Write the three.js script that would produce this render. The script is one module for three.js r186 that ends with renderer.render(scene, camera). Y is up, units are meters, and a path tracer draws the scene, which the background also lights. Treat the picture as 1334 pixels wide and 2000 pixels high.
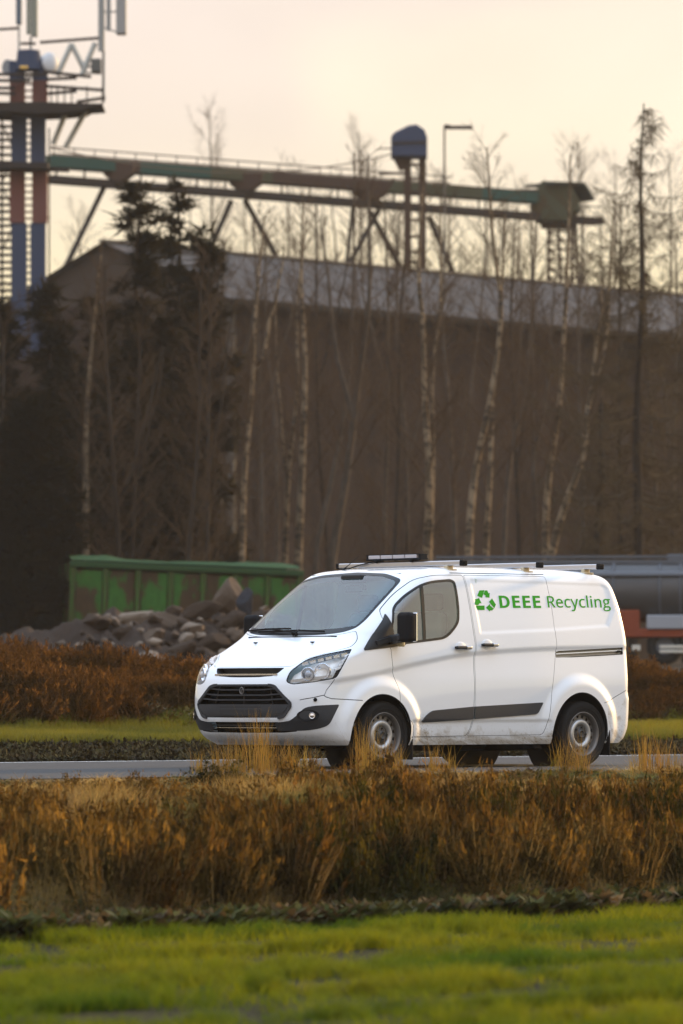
import * as THREE from 'three';
import { RoundedBoxGeometry } from 'three/addons/geometries/RoundedBoxGeometry.js';
import { mergeGeometries } from 'three/addons/utils/BufferGeometryUtils.js';
import { FontLoader } from 'three/addons/loaders/FontLoader.js';

// ------------------------------------------------------------------ camera, sky, sun, exposure
const FOCAL = 9724, HORIZON = 1367, EYE = 0.7;            // long lens, focal length and horizon in rows of a 2000-row picture
const scene = new THREE.Scene();
const camera = new THREE.PerspectiveCamera(2 * Math.atan(1000 / FOCAL) * 180 / Math.PI, 1334 / 2000, 1, 3000);
camera.position.set(0, EYE, 0);
camera.setViewOffset(1334, 2000, 0, 1000 - HORIZON, 1334, 2000);
camera.focus = 51.2;
camera.userData.fStop = 2.8;
camera.updateProjectionMatrix();
scene.add(camera);
const renderer = new THREE.WebGLRenderer({ antialias: true });
renderer.toneMapping = THREE.LinearToneMapping;
renderer.toneMappingExposure = 1.08;
renderer.shadowMap.enabled = true;

const SUN = new THREE.Vector3(0.735, 0.19, -0.655).normalize();
const sun = new THREE.DirectionalLight(new THREE.Color().setRGB(1.0, 0.64, 0.27), 5.0);
sun.position.copy(SUN).multiplyScalar(300).add(new THREE.Vector3(0, 0, -55));
sun.target.position.set(0, 0, -55);
sun.castShadow = true;
sun.shadow.radius = 5;
sun.shadow.mapSize.set(2048, 2048);
Object.assign(sun.shadow.camera, { left: -160, right: 160, top: 120, bottom: -120, near: 1, far: 800 });
scene.add(sun, sun.target);

function rng(seed) { let s = seed >>> 0; return () => { s = (s + 0x6D2B79F5) >>> 0; let t = Math.imul(s ^ (s >>> 15), 1 | s); t = (t + Math.imul(t ^ (t >>> 7), 61 | t)) ^ t; return ((t ^ (t >>> 14)) >>> 0) / 4294967296; }; }
const hash = (x, y, z) => { let h = Math.imul(x | 0, 374761393) ^ Math.imul(y | 0, 668265263) ^ Math.imul(z | 0, 2147483647 ^ 91138233); h = Math.imul(h ^ (h >>> 13), 1274126177); return ((h ^ (h >>> 16)) >>> 0) / 4294967296; };
function noise3(x, y, z = 0) {
  const ix = Math.floor(x), iy = Math.floor(y), iz = Math.floor(z), f = (t) => t * t * (3 - 2 * t), u = f(x - ix), v = f(y - iy), w = f(z - iz);
  const L = (a, b, t) => a + (b - a) * t, c = (a, b, d) => hash(ix + a, iy + b, iz + d);
  return L(L(L(c(0, 0, 0), c(1, 0, 0), u), L(c(0, 1, 0), c(1, 1, 0), u), v), L(L(c(0, 0, 1), c(1, 0, 1), u), L(c(0, 1, 1), c(1, 1, 1), u), v), w);
}
const fbm = (x, y, z = 0, n = 4) => { let a = 0.5, s = 0, t = 0; for (let i = 0; i < n; i++) { s += a * noise3(x, y, z + 7.3 * i); t += a; a *= 0.5; x *= 2.03; y *= 2.03; z *= 2.03; } return s / t; };
const clamp = (x, a = 0, b = 1) => Math.min(b, Math.max(a, x));
const smooth = (a, b, x) => { const t = clamp((x - a) / (b - a)); return t * t * (3 - 2 * t); };
const mix = (a, b, t) => a + (b - a) * t;
const col = (r, g, b) => new THREE.Color().setRGB(r, g, b);

{ // evening sky: thin bright cloud, cream low down, cooler and brighter overhead
  const W = 2048, H = 1024, data = new Float32Array(W * H * 4), sunAz = Math.atan2(SUN.z, SUN.x);
  for (let r = 0; r < H; r++) {
    const el = ((r + 0.5) / H - 0.5) * Math.PI, e = Math.max(0, el) * 180 / Math.PI;
    for (let c = 0; c < W; c++) {
      const az = ((c + 0.5) / W - 0.5) * 2 * Math.PI, x = Math.cos(az) * Math.cos(el), y = Math.sin(el), z = Math.sin(az) * Math.cos(el);
      const toward = 0.5 + 0.5 * Math.cos(az - sunAz), ang = Math.acos(clamp(x * SUN.x + y * SUN.y + z * SUN.z, -1, 1)) * 180 / Math.PI;
      const low = Math.exp(-Math.max(0, e - 3.6) / 1.8) * (0.12 + 0.88 * toward);
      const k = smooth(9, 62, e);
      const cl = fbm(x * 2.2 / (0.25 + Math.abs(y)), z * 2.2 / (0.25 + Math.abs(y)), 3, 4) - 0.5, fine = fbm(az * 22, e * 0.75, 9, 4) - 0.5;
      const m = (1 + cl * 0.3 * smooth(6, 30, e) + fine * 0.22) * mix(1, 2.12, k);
      const glow = 1.0 * Math.exp(-ang / 20) * (0.6 + 0.4 * Math.exp(-Math.max(0, e - 4) / 3));
      const o = (r * W + c) * 4;
      const bank = smooth(0.44, 0.66, fbm(az * 13 + 3, e * 0.42, 19, 4)) * smooth(5.2, 6.6, e) * (1 - 0.75 * k);   // thin grey-lilac cloud banks
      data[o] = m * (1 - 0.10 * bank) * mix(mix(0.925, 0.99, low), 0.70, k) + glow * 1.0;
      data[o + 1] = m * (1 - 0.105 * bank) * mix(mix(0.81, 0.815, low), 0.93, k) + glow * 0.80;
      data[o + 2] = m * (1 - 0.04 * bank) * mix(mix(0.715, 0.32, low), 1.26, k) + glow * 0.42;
      data[o + 3] = 1;
    }
  }
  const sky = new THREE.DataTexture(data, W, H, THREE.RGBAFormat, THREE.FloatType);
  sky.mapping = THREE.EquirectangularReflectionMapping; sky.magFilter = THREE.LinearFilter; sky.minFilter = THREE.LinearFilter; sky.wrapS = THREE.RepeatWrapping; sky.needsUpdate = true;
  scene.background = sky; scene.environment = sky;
}

// ------------------------------------------------------------------ helpers
const used = new Map();
function numbered(name) { const n = used.get(name) ?? 0; used.set(name, n + 1); return n ? `${name}_${String(n).padStart(3, '0')}` : name; }
function shade(o) { o.castShadow = true; o.receiveShadow = true; return o; }
function tag(o, label, category, group) { o.userData.label = label; if (category) o.userData.category = category; if (group) o.userData.group = group; return o; }
function thing(name, label, category, pos = [0, 0, 0], turn = 0, group) {
  const g = new THREE.Group(); g.name = numbered(name); g.position.set(...pos); g.rotation.y = turn; scene.add(g);
  return tag(g, label, category, group);
}
function part(name, geo, mat, parent, label) {
  const m = shade(new THREE.Mesh(Array.isArray(geo) ? join(geo) : geo, mat)); m.name = name; parent.add(m);
  if (label) m.userData.label = label;
  return m;
}
function struct(name, geo, mat, label) { const m = shade(new THREE.Mesh(geo, mat)); m.name = numbered(name); m.userData.kind = 'structure'; m.userData.label = label; scene.add(m); return m; }
function stuff(name, geo, mat, mats, colors, label, category) {
  const im = shade(new THREE.InstancedMesh(geo, mat, mats.length));
  for (let i = 0; i < mats.length; i++) { im.setMatrixAt(i, mats[i]); if (colors) im.setColorAt(i, colors[i]); }
  im.name = numbered(name); im.userData.kind = 'stuff'; tag(im, label, category); scene.add(im);
  return im;
}
function join(list) {
  const attrs = list.some((g) => g.attributes.color) ? ['position', 'normal', 'uv', 'color'] : ['position', 'normal', 'uv'];
  return mergeGeometries(list.map((g) => {
    g = g.index ? g.toNonIndexed() : g.clone();
    if (!g.attributes.normal) g.computeVertexNormals();
    const n = g.attributes.position.count;
    if (!g.attributes.uv) g.setAttribute('uv', new THREE.BufferAttribute(new Float32Array(n * 2), 2));
    if (attrs.includes('color') && !g.attributes.color) g.setAttribute('color', new THREE.BufferAttribute(new Float32Array(n * 3).fill(1), 3));
    for (const k of Object.keys(g.attributes)) if (!attrs.includes(k)) g.deleteAttribute(k);
    return g;
  }));
}
function box(w, h, d, x = 0, y = 0, z = 0, r = 0) {
  const g = r ? new RoundedBoxGeometry(w, h, d, 2, Math.min(r, w / 2.01, h / 2.01, d / 2.01)) : new THREE.BoxGeometry(w, h, d);
  return g.translate(x, y, z);
}
const V = (x, y, z) => new THREE.Vector3(x, y, z);
function bar(a, b, w, h = w) { // square bar between two points
  const d = b.clone().sub(a), L = d.length(), g = new THREE.BoxGeometry(w, h, L), up = Math.abs(d.y) > 0.95 * L ? V(1, 0, 0) : V(0, 1, 0);
  return g.applyMatrix4(new THREE.Matrix4().lookAt(a, b, up).setPosition(a.clone().add(b).multiplyScalar(0.5)));
}
function rod(a, b, r0, r1 = r0, n = 8) {
  const d = b.clone().sub(a), g = new THREE.CylinderGeometry(r1, r0, d.length(), n);
  return g.applyQuaternion(new THREE.Quaternion().setFromUnitVectors(V(0, 1, 0), d.normalize())).translate((a.x + b.x) / 2, (a.y + b.y) / 2, (a.z + b.z) / 2);
}
function std(r, g, b, rough = 0.8, o = {}) { return new THREE.MeshPhysicalMaterial({ color: col(r, g, b), roughness: rough, specularIntensity: o.metalness ? 1 : rough >= 0.7 ? 0.2 : 0.7, ...o }); }
const dull = (o) => new THREE.MeshPhysicalMaterial({ roughness: 0.95, specularIntensity: 0.2, ...o });
function texture(W, H, fn, srgb = true) {
  const d = new Uint8Array(W * H * 4);
  for (let y = 0; y < H; y++) for (let x = 0; x < W; x++) { const c = fn(x / W, y / H), o = (y * W + x) * 4; for (let i = 0; i < 3; i++) d[o + i] = 255 * clamp(srgb ? Math.pow(clamp(c[i]), 1 / 2.2) : c[i]); d[o + 3] = 255; }
  const t = new THREE.DataTexture(d, W, H); t.wrapS = t.wrapT = THREE.RepeatWrapping; t.magFilter = THREE.LinearFilter; t.minFilter = THREE.LinearFilter;
  if (srgb) t.colorSpace = THREE.SRGBColorSpace;
  t.needsUpdate = true; return t;
}
const at = (px, py, D) => V((px - 667) * D / FOCAL, EYE + (HORIZON - py) * D / FOCAL, -D); // a place seen in the picture, at a depth in metres

// ------------------------------------------------------------------ the road's own axes: s along it, q across it (away from the camera)
const VAN = V(0.832, 0, -51.908), TURN = 224 * Math.PI / 180;
const FWD = V(Math.cos(TURN), 0, -Math.sin(TURN)), ACROSS = V(FWD.z * -1, 0, FWD.x);   // ACROSS points to the van's right, away from the camera
const qOf = (x, z) => (x - VAN.x) * ACROSS.x + (z - VAN.z) * ACROSS.z, sOf = (x, z) => (x - VAN.x) * FWD.x + (z - VAN.z) * FWD.z;
const fromSQ = (s, q) => [VAN.x + s * FWD.x + q * ACROSS.x, VAN.z + s * FWD.z + q * ACROSS.z];
const PROFILE = [[-400, -1.5], [-60, -0.95], [-11.4, -0.9], [-10.6, -0.8], [-8.2, -0.42], [-5.2, -0.06], [-3.2, 0.0], [5.7, 0], [8.0, 0.05], [9.4, 0.16], [11.2, 0.22], [13, 0.52], [16, 0.92], [20, 1.0], [30, 1.12], [45, 1.32], [60, 1.75], [75, 1.95], [900, 2.5]];
function profile(q) { let i = 1; while (i < PROFILE.length - 1 && q > PROFILE[i][0]) i++; const [a, b] = [PROFILE[i - 1], PROFILE[i]]; return mix(a[1], b[1], smooth(0, 1, (q - a[0]) / (b[0] - a[0])) * 0.5 + clamp((q - a[0]) / (b[0] - a[0])) * 0.5); }
function groundY(x, z) {
  const q = qOf(x, z), s = sOf(x, z), flat = smooth(-4.2, -3.4, q) * (1 - smooth(5.7, 6.6, q));
  const rough = (fbm(s * 0.5, q * 0.5, 2, 3) - 0.5) * 0.16 * (1 - 0.75 * (1 - smooth(-11.8, -10.8, q)));
  return profile(q) + rough * (1 - flat);
}
{ // one sheet of ground out to the horizon
  const S = [], Q = [];
  for (let s = -34; s <= 34; s += 0.5) S.push(s);
  for (let k = 1, s = 34; s < 1200; k++) { s += 0.6 * Math.pow(1.25, k); S.push(s); S.unshift(-s); }
  for (let q = -42; q < -12; q += 0.6) Q.push(q);
  for (let q = -12; q < 24; q += 0.2) Q.push(q);
  for (let q = 24; q < 150; q += 1.5) Q.push(q);
  for (let k = 1, q = 150; q < 1500; k++) { q += 3 * Math.pow(1.3, k); Q.push(q); }
  for (let k = 1, q = -42; q > -500; k++) { q -= 1 * Math.pow(1.3, k); Q.unshift(q); }
  const P = new Float32Array(S.length * Q.length * 3), C = new Float32Array(P.length), U = new Float32Array(S.length * Q.length * 2), I = [];
  Q.forEach((q, j) => S.forEach((s, i) => {
    const [x, z] = fromSQ(s, q), k = j * S.length + i, n = fbm(s * 1.3, q * 1.3, 5, 4);
    P.set([x, groundY(x, z), z], k * 3); U.set([s, q], k * 2);
    let c = q < -8.2 ? [0.030, 0.024, 0.010] : q < 0 ? [0.085, 0.055, 0.022] : [0.050, 0.030, 0.014];   // thatch of old stalks on the banks                                           // damp brown soil
    if (q < -11) c = [0.017, 0.015, 0.005];                                   // field soil between young plants
    else if (q < 8.8 && q > 5.4) c = [0.020, 0.014, 0.010];
    else if (q > 8.8 && q < 11.6) c = [0.03, 0.028, 0.007];
    else if (q > 24) c = [0.024, 0.018, 0.013];
    C.set(c.map((v) => v * (0.65 + 0.7 * n)), k * 3);
  }));
  for (let j = 0; j < Q.length - 1; j++) for (let i = 0; i < S.length - 1; i++) { const a = j * S.length + i, b = a + 1, c = a + S.length, d = c + 1; I.push(a, b, c, b, d, c); }
  const g = new THREE.BufferGeometry();
  g.setAttribute('position', new THREE.BufferAttribute(P, 3)); g.setAttribute('color', new THREE.BufferAttribute(C, 3)); g.setAttribute('uv', new THREE.BufferAttribute(U, 2)); g.setIndex(I); g.computeVertexNormals();
  if (g.attributes.normal.getY(100) < 0) { g.setIndex(I.map((_, k) => I[k - k % 3 + [0, 2, 1][k % 3]])); g.computeVertexNormals(); }
  const bump = texture(256, 256, (u, v) => { const n = fbm(u * 8, v * 8, 1, 5); return [n, n, n]; }, false);
  struct('ground', g, dull({ vertexColors: true, bumpMap: bump, bumpScale: 0.05 }), 'brown ground rising from the field up to the works yard');
}
function ribbon(q0, q1, lift, s0, s1, cuts = 1) {
  const P = [], U = [], I = [], n = Math.ceil((s1 - s0) / 1);
  for (let i = 0; i <= n; i++) for (let j = 0; j <= cuts; j++) { const s = mix(s0, s1, i / n), q = mix(q0, q1, j / cuts), [x, z] = fromSQ(s, q); P.push(x, profile(q) + lift, z); U.push(s, q); }
  const w = cuts + 1;
  for (let i = 0; i < n; i++) for (let j = 0; j < cuts; j++) { const a = i * w + j; I.push(a, a + w, a + 1, a + 1, a + w, a + w + 1); }
  const g = new THREE.BufferGeometry(); g.setAttribute('position', new THREE.Float32BufferAttribute(P, 3)); g.setAttribute('uv', new THREE.Float32BufferAttribute(U, 2)); g.setIndex(I); g.computeVertexNormals();
  if (g.attributes.normal.getY(0) < 0) { for (let k = 0; k < I.length; k += 3) [I[k + 1], I[k + 2]] = [I[k + 2], I[k + 1]]; g.setIndex(I); g.computeVertexNormals(); }
  return g;
}
{
  const asphalt = texture(512, 512, (u, v) => { const n = fbm(u * 6, v * 6, 4, 3), p = hash(u * 512, v * 512, 3), q = 0.055 * (0.75 + 0.35 * n + 0.4 * (p - 0.5)); return [q, q * 0.98, q * 0.96]; });
  asphalt.repeat.set(0.5, 0.5);
  const grit = texture(256, 256, (u, v) => { const h = hash(u * 256, v * 256, 8); return [h, h, h]; }, false); grit.repeat.set(1.5, 1.5);
  struct('road', ribbon(-3.3, 5.6, 0.006, -140, 140, 6), dull({ map: asphalt, roughness: 0.9, specularIntensity: 0.3, bumpMap: grit, bumpScale: 0.004 }), 'grey asphalt road running under the van');
  const paint = texture(256, 64, (u, v) => { const n = fbm(u * 30, v * 6, 2, 4), w = n < 0.36 ? 0.25 : 0.68; return [w, w, w * 0.96]; }); paint.repeat.set(0.4, 1);
  struct('road_line', ribbon(5.2, 5.36, 0.011, -140, 140), new THREE.MeshStandardMaterial({ map: paint, roughness: 0.6 }), 'solid white painted edge line along the far side of the road');
}
// ------------------------------------------------------------------ works buildings, conveyor and mast far behind
{ // long dark hall with a grey roof
  const D0 = 230, k = D0 / FOCAL, eave = 20.0, base = 1.6;
  const corner = at(440, HORIZON, D0); corner.y = 0;
  const along = V(0.684, 0, -0.729).normalize(), depth = V(-0.735, 0, -0.678).normalize();     // the long wall recedes to the right, the gable to the left
  const pt = (s, d, y) => corner.clone().addScaledVector(along, s).addScaledVector(depth, d).setY(y);
  const hall = thing('factory_hall', 'long dark brown industrial hall with grey pitched roof behind the trees', 'building', [corner.x, base - 0.3, corner.z]);
  const o = hall.position.clone(), loc = (v) => v.sub(o), L = 64, HALF = 7.6, yE = EYE + (HORIZON - 577) * k, yR = EYE + (HORIZON - 478) * (D0 + HALF * 0.678) / FOCAL;
  const quad = (a, b, c, d) => { const g = new THREE.BufferGeometry(); g.setAttribute('position', new THREE.Float32BufferAttribute([a, b, c, d].flatMap((v) => v.toArray()), 3)); g.setAttribute('uv', new THREE.Float32BufferAttribute([0, 0, 1, 0, 1, 1, 0, 1], 2)); g.setIndex([0, 1, 2, 0, 2, 3]); g.computeVertexNormals(); return g; };
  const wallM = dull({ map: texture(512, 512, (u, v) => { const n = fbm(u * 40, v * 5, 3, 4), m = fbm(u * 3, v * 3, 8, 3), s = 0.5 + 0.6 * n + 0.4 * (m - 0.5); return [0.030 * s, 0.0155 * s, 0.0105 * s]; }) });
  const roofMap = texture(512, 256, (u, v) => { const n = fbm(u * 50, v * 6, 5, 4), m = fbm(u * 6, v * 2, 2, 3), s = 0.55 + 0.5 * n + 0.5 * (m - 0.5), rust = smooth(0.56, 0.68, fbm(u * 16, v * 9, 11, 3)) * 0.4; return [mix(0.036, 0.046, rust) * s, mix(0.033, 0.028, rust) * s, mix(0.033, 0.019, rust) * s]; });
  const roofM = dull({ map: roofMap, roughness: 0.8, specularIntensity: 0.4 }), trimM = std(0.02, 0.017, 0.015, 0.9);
  for (let i = 0; i < 32; i++) { // cladding sheets, two metres each
    const s0 = i * 2 + 0.02, s1 = i * 2 + 1.98, out = (i % 2) * 0.02;
    const g = quad(loc(pt(s0, -out, base)), loc(pt(s1, -out, base)), loc(pt(s1, -out, yE)), loc(pt(s0, -out, yE))), u = g.attributes.uv; for (let j = 0; j < 4; j++) u.setXY(j, i * 0.13 + u.getX(j) * 0.12, u.getY(j));
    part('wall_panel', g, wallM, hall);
  }
  part('wall', [quad(loc(pt(0, 0.06, base)), loc(pt(L, 0.06, base)), loc(pt(L, 0.06, yE)), loc(pt(0, 0.06, yE))), quad(loc(pt(0, 2 * HALF, base)), loc(pt(0, 0, base)), loc(pt(0, 0, yE)), loc(pt(0, 2 * HALF, yE))), quad(loc(pt(L, 2 * HALF, base)), loc(pt(L, 0, base)), loc(pt(L, 0, yE)), loc(pt(L, 2 * HALF, yE)))], wallM, hall);
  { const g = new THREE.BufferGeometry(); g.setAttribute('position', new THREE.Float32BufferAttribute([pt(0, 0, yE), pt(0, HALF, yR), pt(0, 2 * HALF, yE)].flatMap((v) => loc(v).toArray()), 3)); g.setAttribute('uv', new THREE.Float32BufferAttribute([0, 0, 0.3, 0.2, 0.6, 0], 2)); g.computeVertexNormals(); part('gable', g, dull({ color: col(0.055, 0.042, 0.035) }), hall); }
  for (let i = 0; i < 32; i++) {
    const s0 = i * 2 - (i ? 0 : 0.5), s1 = i * 2 + 1.97, lift = (i % 2) * 0.025;
    const g = quad(loc(pt(s0, -0.9, yE - 0.25 + lift)), loc(pt(s1, -0.9, yE - 0.25 + lift)), loc(pt(s1, HALF, yR + 0.1 + lift)), loc(pt(s0, HALF, yR + 0.1 + lift))), u = g.attributes.uv; for (let j = 0; j < 4; j++) u.setXY(j, i * 0.17 + u.getX(j) * 0.16, u.getY(j));
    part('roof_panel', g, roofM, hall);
  }
  part('rear_roof', quad(loc(pt(-0.5, HALF, yR + 0.1)), loc(pt(L, HALF, yR + 0.1)), loc(pt(L, 2 * HALF + 0.9, yE - 0.25)), loc(pt(-0.5, 2 * HALF + 0.9, yE - 0.25))), roofM, hall);
  part('gutter', bar(loc(pt(-0.5, -0.95, yE - 0.34)), loc(pt(L, -0.95, yE - 0.34)), 0.2, 0.28), trimM, hall);
  part('ridge_cap', bar(loc(pt(-0.5, HALF, yR + 0.16)), loc(pt(L, HALF, yR + 0.16)), 0.5, 0.1), std(0.10, 0.09, 0.085, 0.6), hall);
  part('downpipe', rod(loc(pt(0.2, -0.16, base)), loc(pt(0.2, -0.16, yE - 0.3)), 0.22), std(0.09, 0.08, 0.07, 0.7), hall);
}
const rust = std(0.060, 0.036, 0.026, 0.85), darkSteel = std(0.035, 0.028, 0.025, 0.8), greenPaint = std(0.032, 0.072, 0.056, 0.8), greenDull = std(0.062, 0.062, 0.036, 0.85), bluePaint = std(0.042, 0.056, 0.095, 0.75), redPaint = std(0.150, 0.065, 0.055, 0.75);
{ // inclined conveyor gallery
  const D = (px) => 1 / mix(1 / 246, 1 / 268, (px - 90) / 1080), P = (px, py, dd = 0) => at(px, py, D(px) + dd);
  const c = thing('conveyor_gallery', 'long green and brown conveyor bridge on struts above the hall roof', 'conveyor', [P(600, 400).x, 1.6, P(600, 400).z]), o = c.position.clone(), q = (px, py, dd) => P(px, py, dd).sub(o);
  const deep = 1.6;
  // upper beam in painted lengths, lower beam
  const up = (px) => mix(316, 392, (px - 90) / 1010), dn = (px) => mix(350, 433, (px - 90) / 1080);
  [[90, 245, greenPaint], [245, 262, rust], [262, 400, greenPaint], [400, 520, greenDull], [520, 735, rust], [735, 930, greenDull], [930, 1040, greenPaint]].forEach(([a, b, m]) => part('upper_beam', [bar(q(a, up(a)), q(b, up(b)), 1.1, 0.54)], m, c));
  part('lower_beam', [bar(q(90, dn(90)), q(1168, dn(1168)), 0.9, 0.36)], darkSteel, c);
  part('belt', [bar(q(95, up(95) - 12), q(1040, up(1040) - 12), 0.8, 0.06)], rust, c);
  for (let i = 0; i < 18; i++) { const x = 110 + i * 55; part('upright', [bar(q(x, up(x)), q(x, dn(x)), 0.10)], rust, c); }
  for (const h of [17, 30]) part('handrail', [bar(q(100, up(100) - h, -0.4), q(880, up(880) - h, -0.4), 0.06)], rust, c);
  for (let i = 0; i < 20; i++) { const x = 105 + i * 40; part('rail_post', [bar(q(x, up(x) - 8, -0.4), q(x, up(x) - 30, -0.4), 0.05)], rust, c); }
  for (const [x, w] of [[232, 30], [480, 32], [722, 36]]) part('roller_housing', [(() => { const s = new THREE.Shape(), k = D(x) / FOCAL; s.moveTo(-w * k, 8 * k); s.lineTo(w * k, 8 * k); s.lineTo(w * k * 0.95, -10 * k); s.lineTo(w * 0.3 * k, -26 * k); s.lineTo(-w * 0.3 * k, -26 * k); s.lineTo(-w * k * 0.95, -10 * k); s.closePath(); const p = q(x, up(x) + 2); return new THREE.ExtrudeGeometry(s, { depth: 1.5, bevelEnabled: true, bevelSize: 0.04, bevelThickness: 0.04, bevelSegments: 1 }).translate(p.x, p.y, p.z - 0.75); })()], rust, c);
  for (const [x0, y0, x1, y1] of [[203, 366, 98, 524], [452, 392, 382, 492], [478, 390, 574, 502], [740, 410, 652, 510], [690, 400, 672, 500], [722, 412, 796, 486], [838, 424, 910, 530]]) part('strut', [bar(q(x0, y0), q(x1, y1 + 60), 0.20)], darkSteel, c);
  for (const [x0, x1] of [[1062, 1092], [1108, 1126]]) { part('trestle', [bar(q(x0 + 10, 440), q(x0 + 8, 620), 0.16), bar(q(x1 - 2, 440), q(x1 + 6, 620), 0.16)], rust, c); }
  for (let i = 0; i < 7; i++) part('trestle_brace', [bar(q(1068, 452 + i * 18), q(1124, 452 + i * 18), 0.1), bar(q(1070, 452 + i * 18), q(1100, 470 + i * 18), 0.08)], rust, c);
  part('trestle_cap', [bar(q(1066, 436), q(1118, 438), 0.8, 0.55)], darkSteel, c);
  { const k = D(1080) / FOCAL, s = new THREE.Shape(), P6 = [[-44, 0], [-24, 33], [26, 30], [46, -4], [48, -22], [34, -26], [30, -42], [-30, -40], [-40, -20]]; P6.forEach(([a, b], i) => i ? s.lineTo(a * k, b * k) : s.moveTo(a * k, b * k)); const p = q(1082, 392); part('drive_house', new THREE.ExtrudeGeometry(s, { depth: 2.2, bevelEnabled: true, bevelSize: 0.05, bevelThickness: 0.05, bevelSegments: 1 }).translate(p.x, p.y, p.z - 1.1), greenDull, c); part('roof', [bar(q(1054, 360, -0.2), q(1112, 362, -0.2), 2.5, 0.12), bar(q(1112, 362, -0.2), q(1132, 394, -0.2), 2.5, 0.12)], std(0.05, 0.055, 0.045, 0.8), c); }
  part('walkway', [bar(q(1010, 372), q(1050, 372), 0.7, 0.08)], darkSteel, c); part('pipe', [bar(q(1115, 402), q(1175, 404), 0.06, 0.06)], darkSteel, c); part('handrail', [bar(q(1130, 378), q(1172, 378), 0.05)], darkSteel, c);
}
{ // bucket elevator with its blue hood
  const D = 252, P = (px, py, dd = 0) => at(px, py, D + dd), t = thing('bucket_elevator', 'tall brown elevator tower with a rounded blue hood beside the conveyor', 'tower', [P(812, 500).x, 1.6, P(812, 500).z]), o = t.position.clone(), q = (a, b, d) => P(a, b, d).sub(o), k = D / FOCAL;
  for (const x of [796, 825]) part('leg', [bar(q(x, 300), q(x, 640), 0.36)], rust, t);
  for (const y of [322, 348, 375, 402, 430, 462, 492, 512]) part('rung', [bar(q(796, y), q(825, y), 0.14)], rust, t);
  part('spout', [bar(q(778, 308), q(790, 330), 0.5, 0.5), bar(q(740, 340), q(792, 338), 0.12), bar(q(770, 348), q(758, 368), 0.14)], rust, t);
  const s = new THREE.Shape(), pts = [[-45, -28], [-45, 8], [-40, 14], [-14, 27], [0, 29], [14, 20], [19, 6], [19, -28]]; pts.forEach(([a, b], i) => i ? s.lineTo(a * k, b * k) : s.moveTo(a * k, b * k)); const p = q(812, 278);
  part('hood', new THREE.ExtrudeGeometry(s, { depth: 1.4, bevelEnabled: true, bevelSize: 0.08, bevelThickness: 0.1, bevelSegments: 2 }).translate(p.x, p.y, p.z - 0.7), bluePaint, t);
  part('hood_band', [bar(q(766, 283), q(832, 281), 1.7, 0.12), bar(q(742, 290), q(770, 290), 0.06)], darkSteel, t);
}
{ // cables slung between the mast and the elevator hood
  const p0 = at(96, 288, 205), p1 = at(768, 300, 251);
  for (const [i, sag] of [[0, 1.0]]) { const c = new THREE.CatmullRomCurve3(Array.from({ length: 13 }, (_, j) => { const t = j / 12, v = p0.clone().lerp(p1, t); v.y -= sag * 4 * t * (1 - t) + i * 0.4; return v; })); const m = shade(new THREE.Mesh(new THREE.TubeGeometry(c, 40, 0.03, 4), darkSteel)); m.name = numbered('overhead_cable'); tag(m, 'thin dark cable slung from the mast along the conveyor to the blue hood', 'cable'); scene.add(m); }
}
{ const D = 244, b = at(868, 600, D), l = thing('floodlight_pole', 'thin pole with one dark flat lamp head above the conveyor', 'lamp', [b.x, 1.6, b.z]), q = (a, c) => at(a, c, D).sub(l.position); part('pole', [rod(q(868, 640), q(868, 246), 0.07, 0.05)], std(0.09, 0.08, 0.07, 0.7), l); part('lamp_head', [box(1.35, 0.16, 0.34, q(896, 249).x, q(896, 249).y, q(896, 249).z, 0.04)], darkSteel, l); part('bracket', [bar(q(868, 244), q(880, 246), 0.08)], darkSteel, l); }
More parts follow.
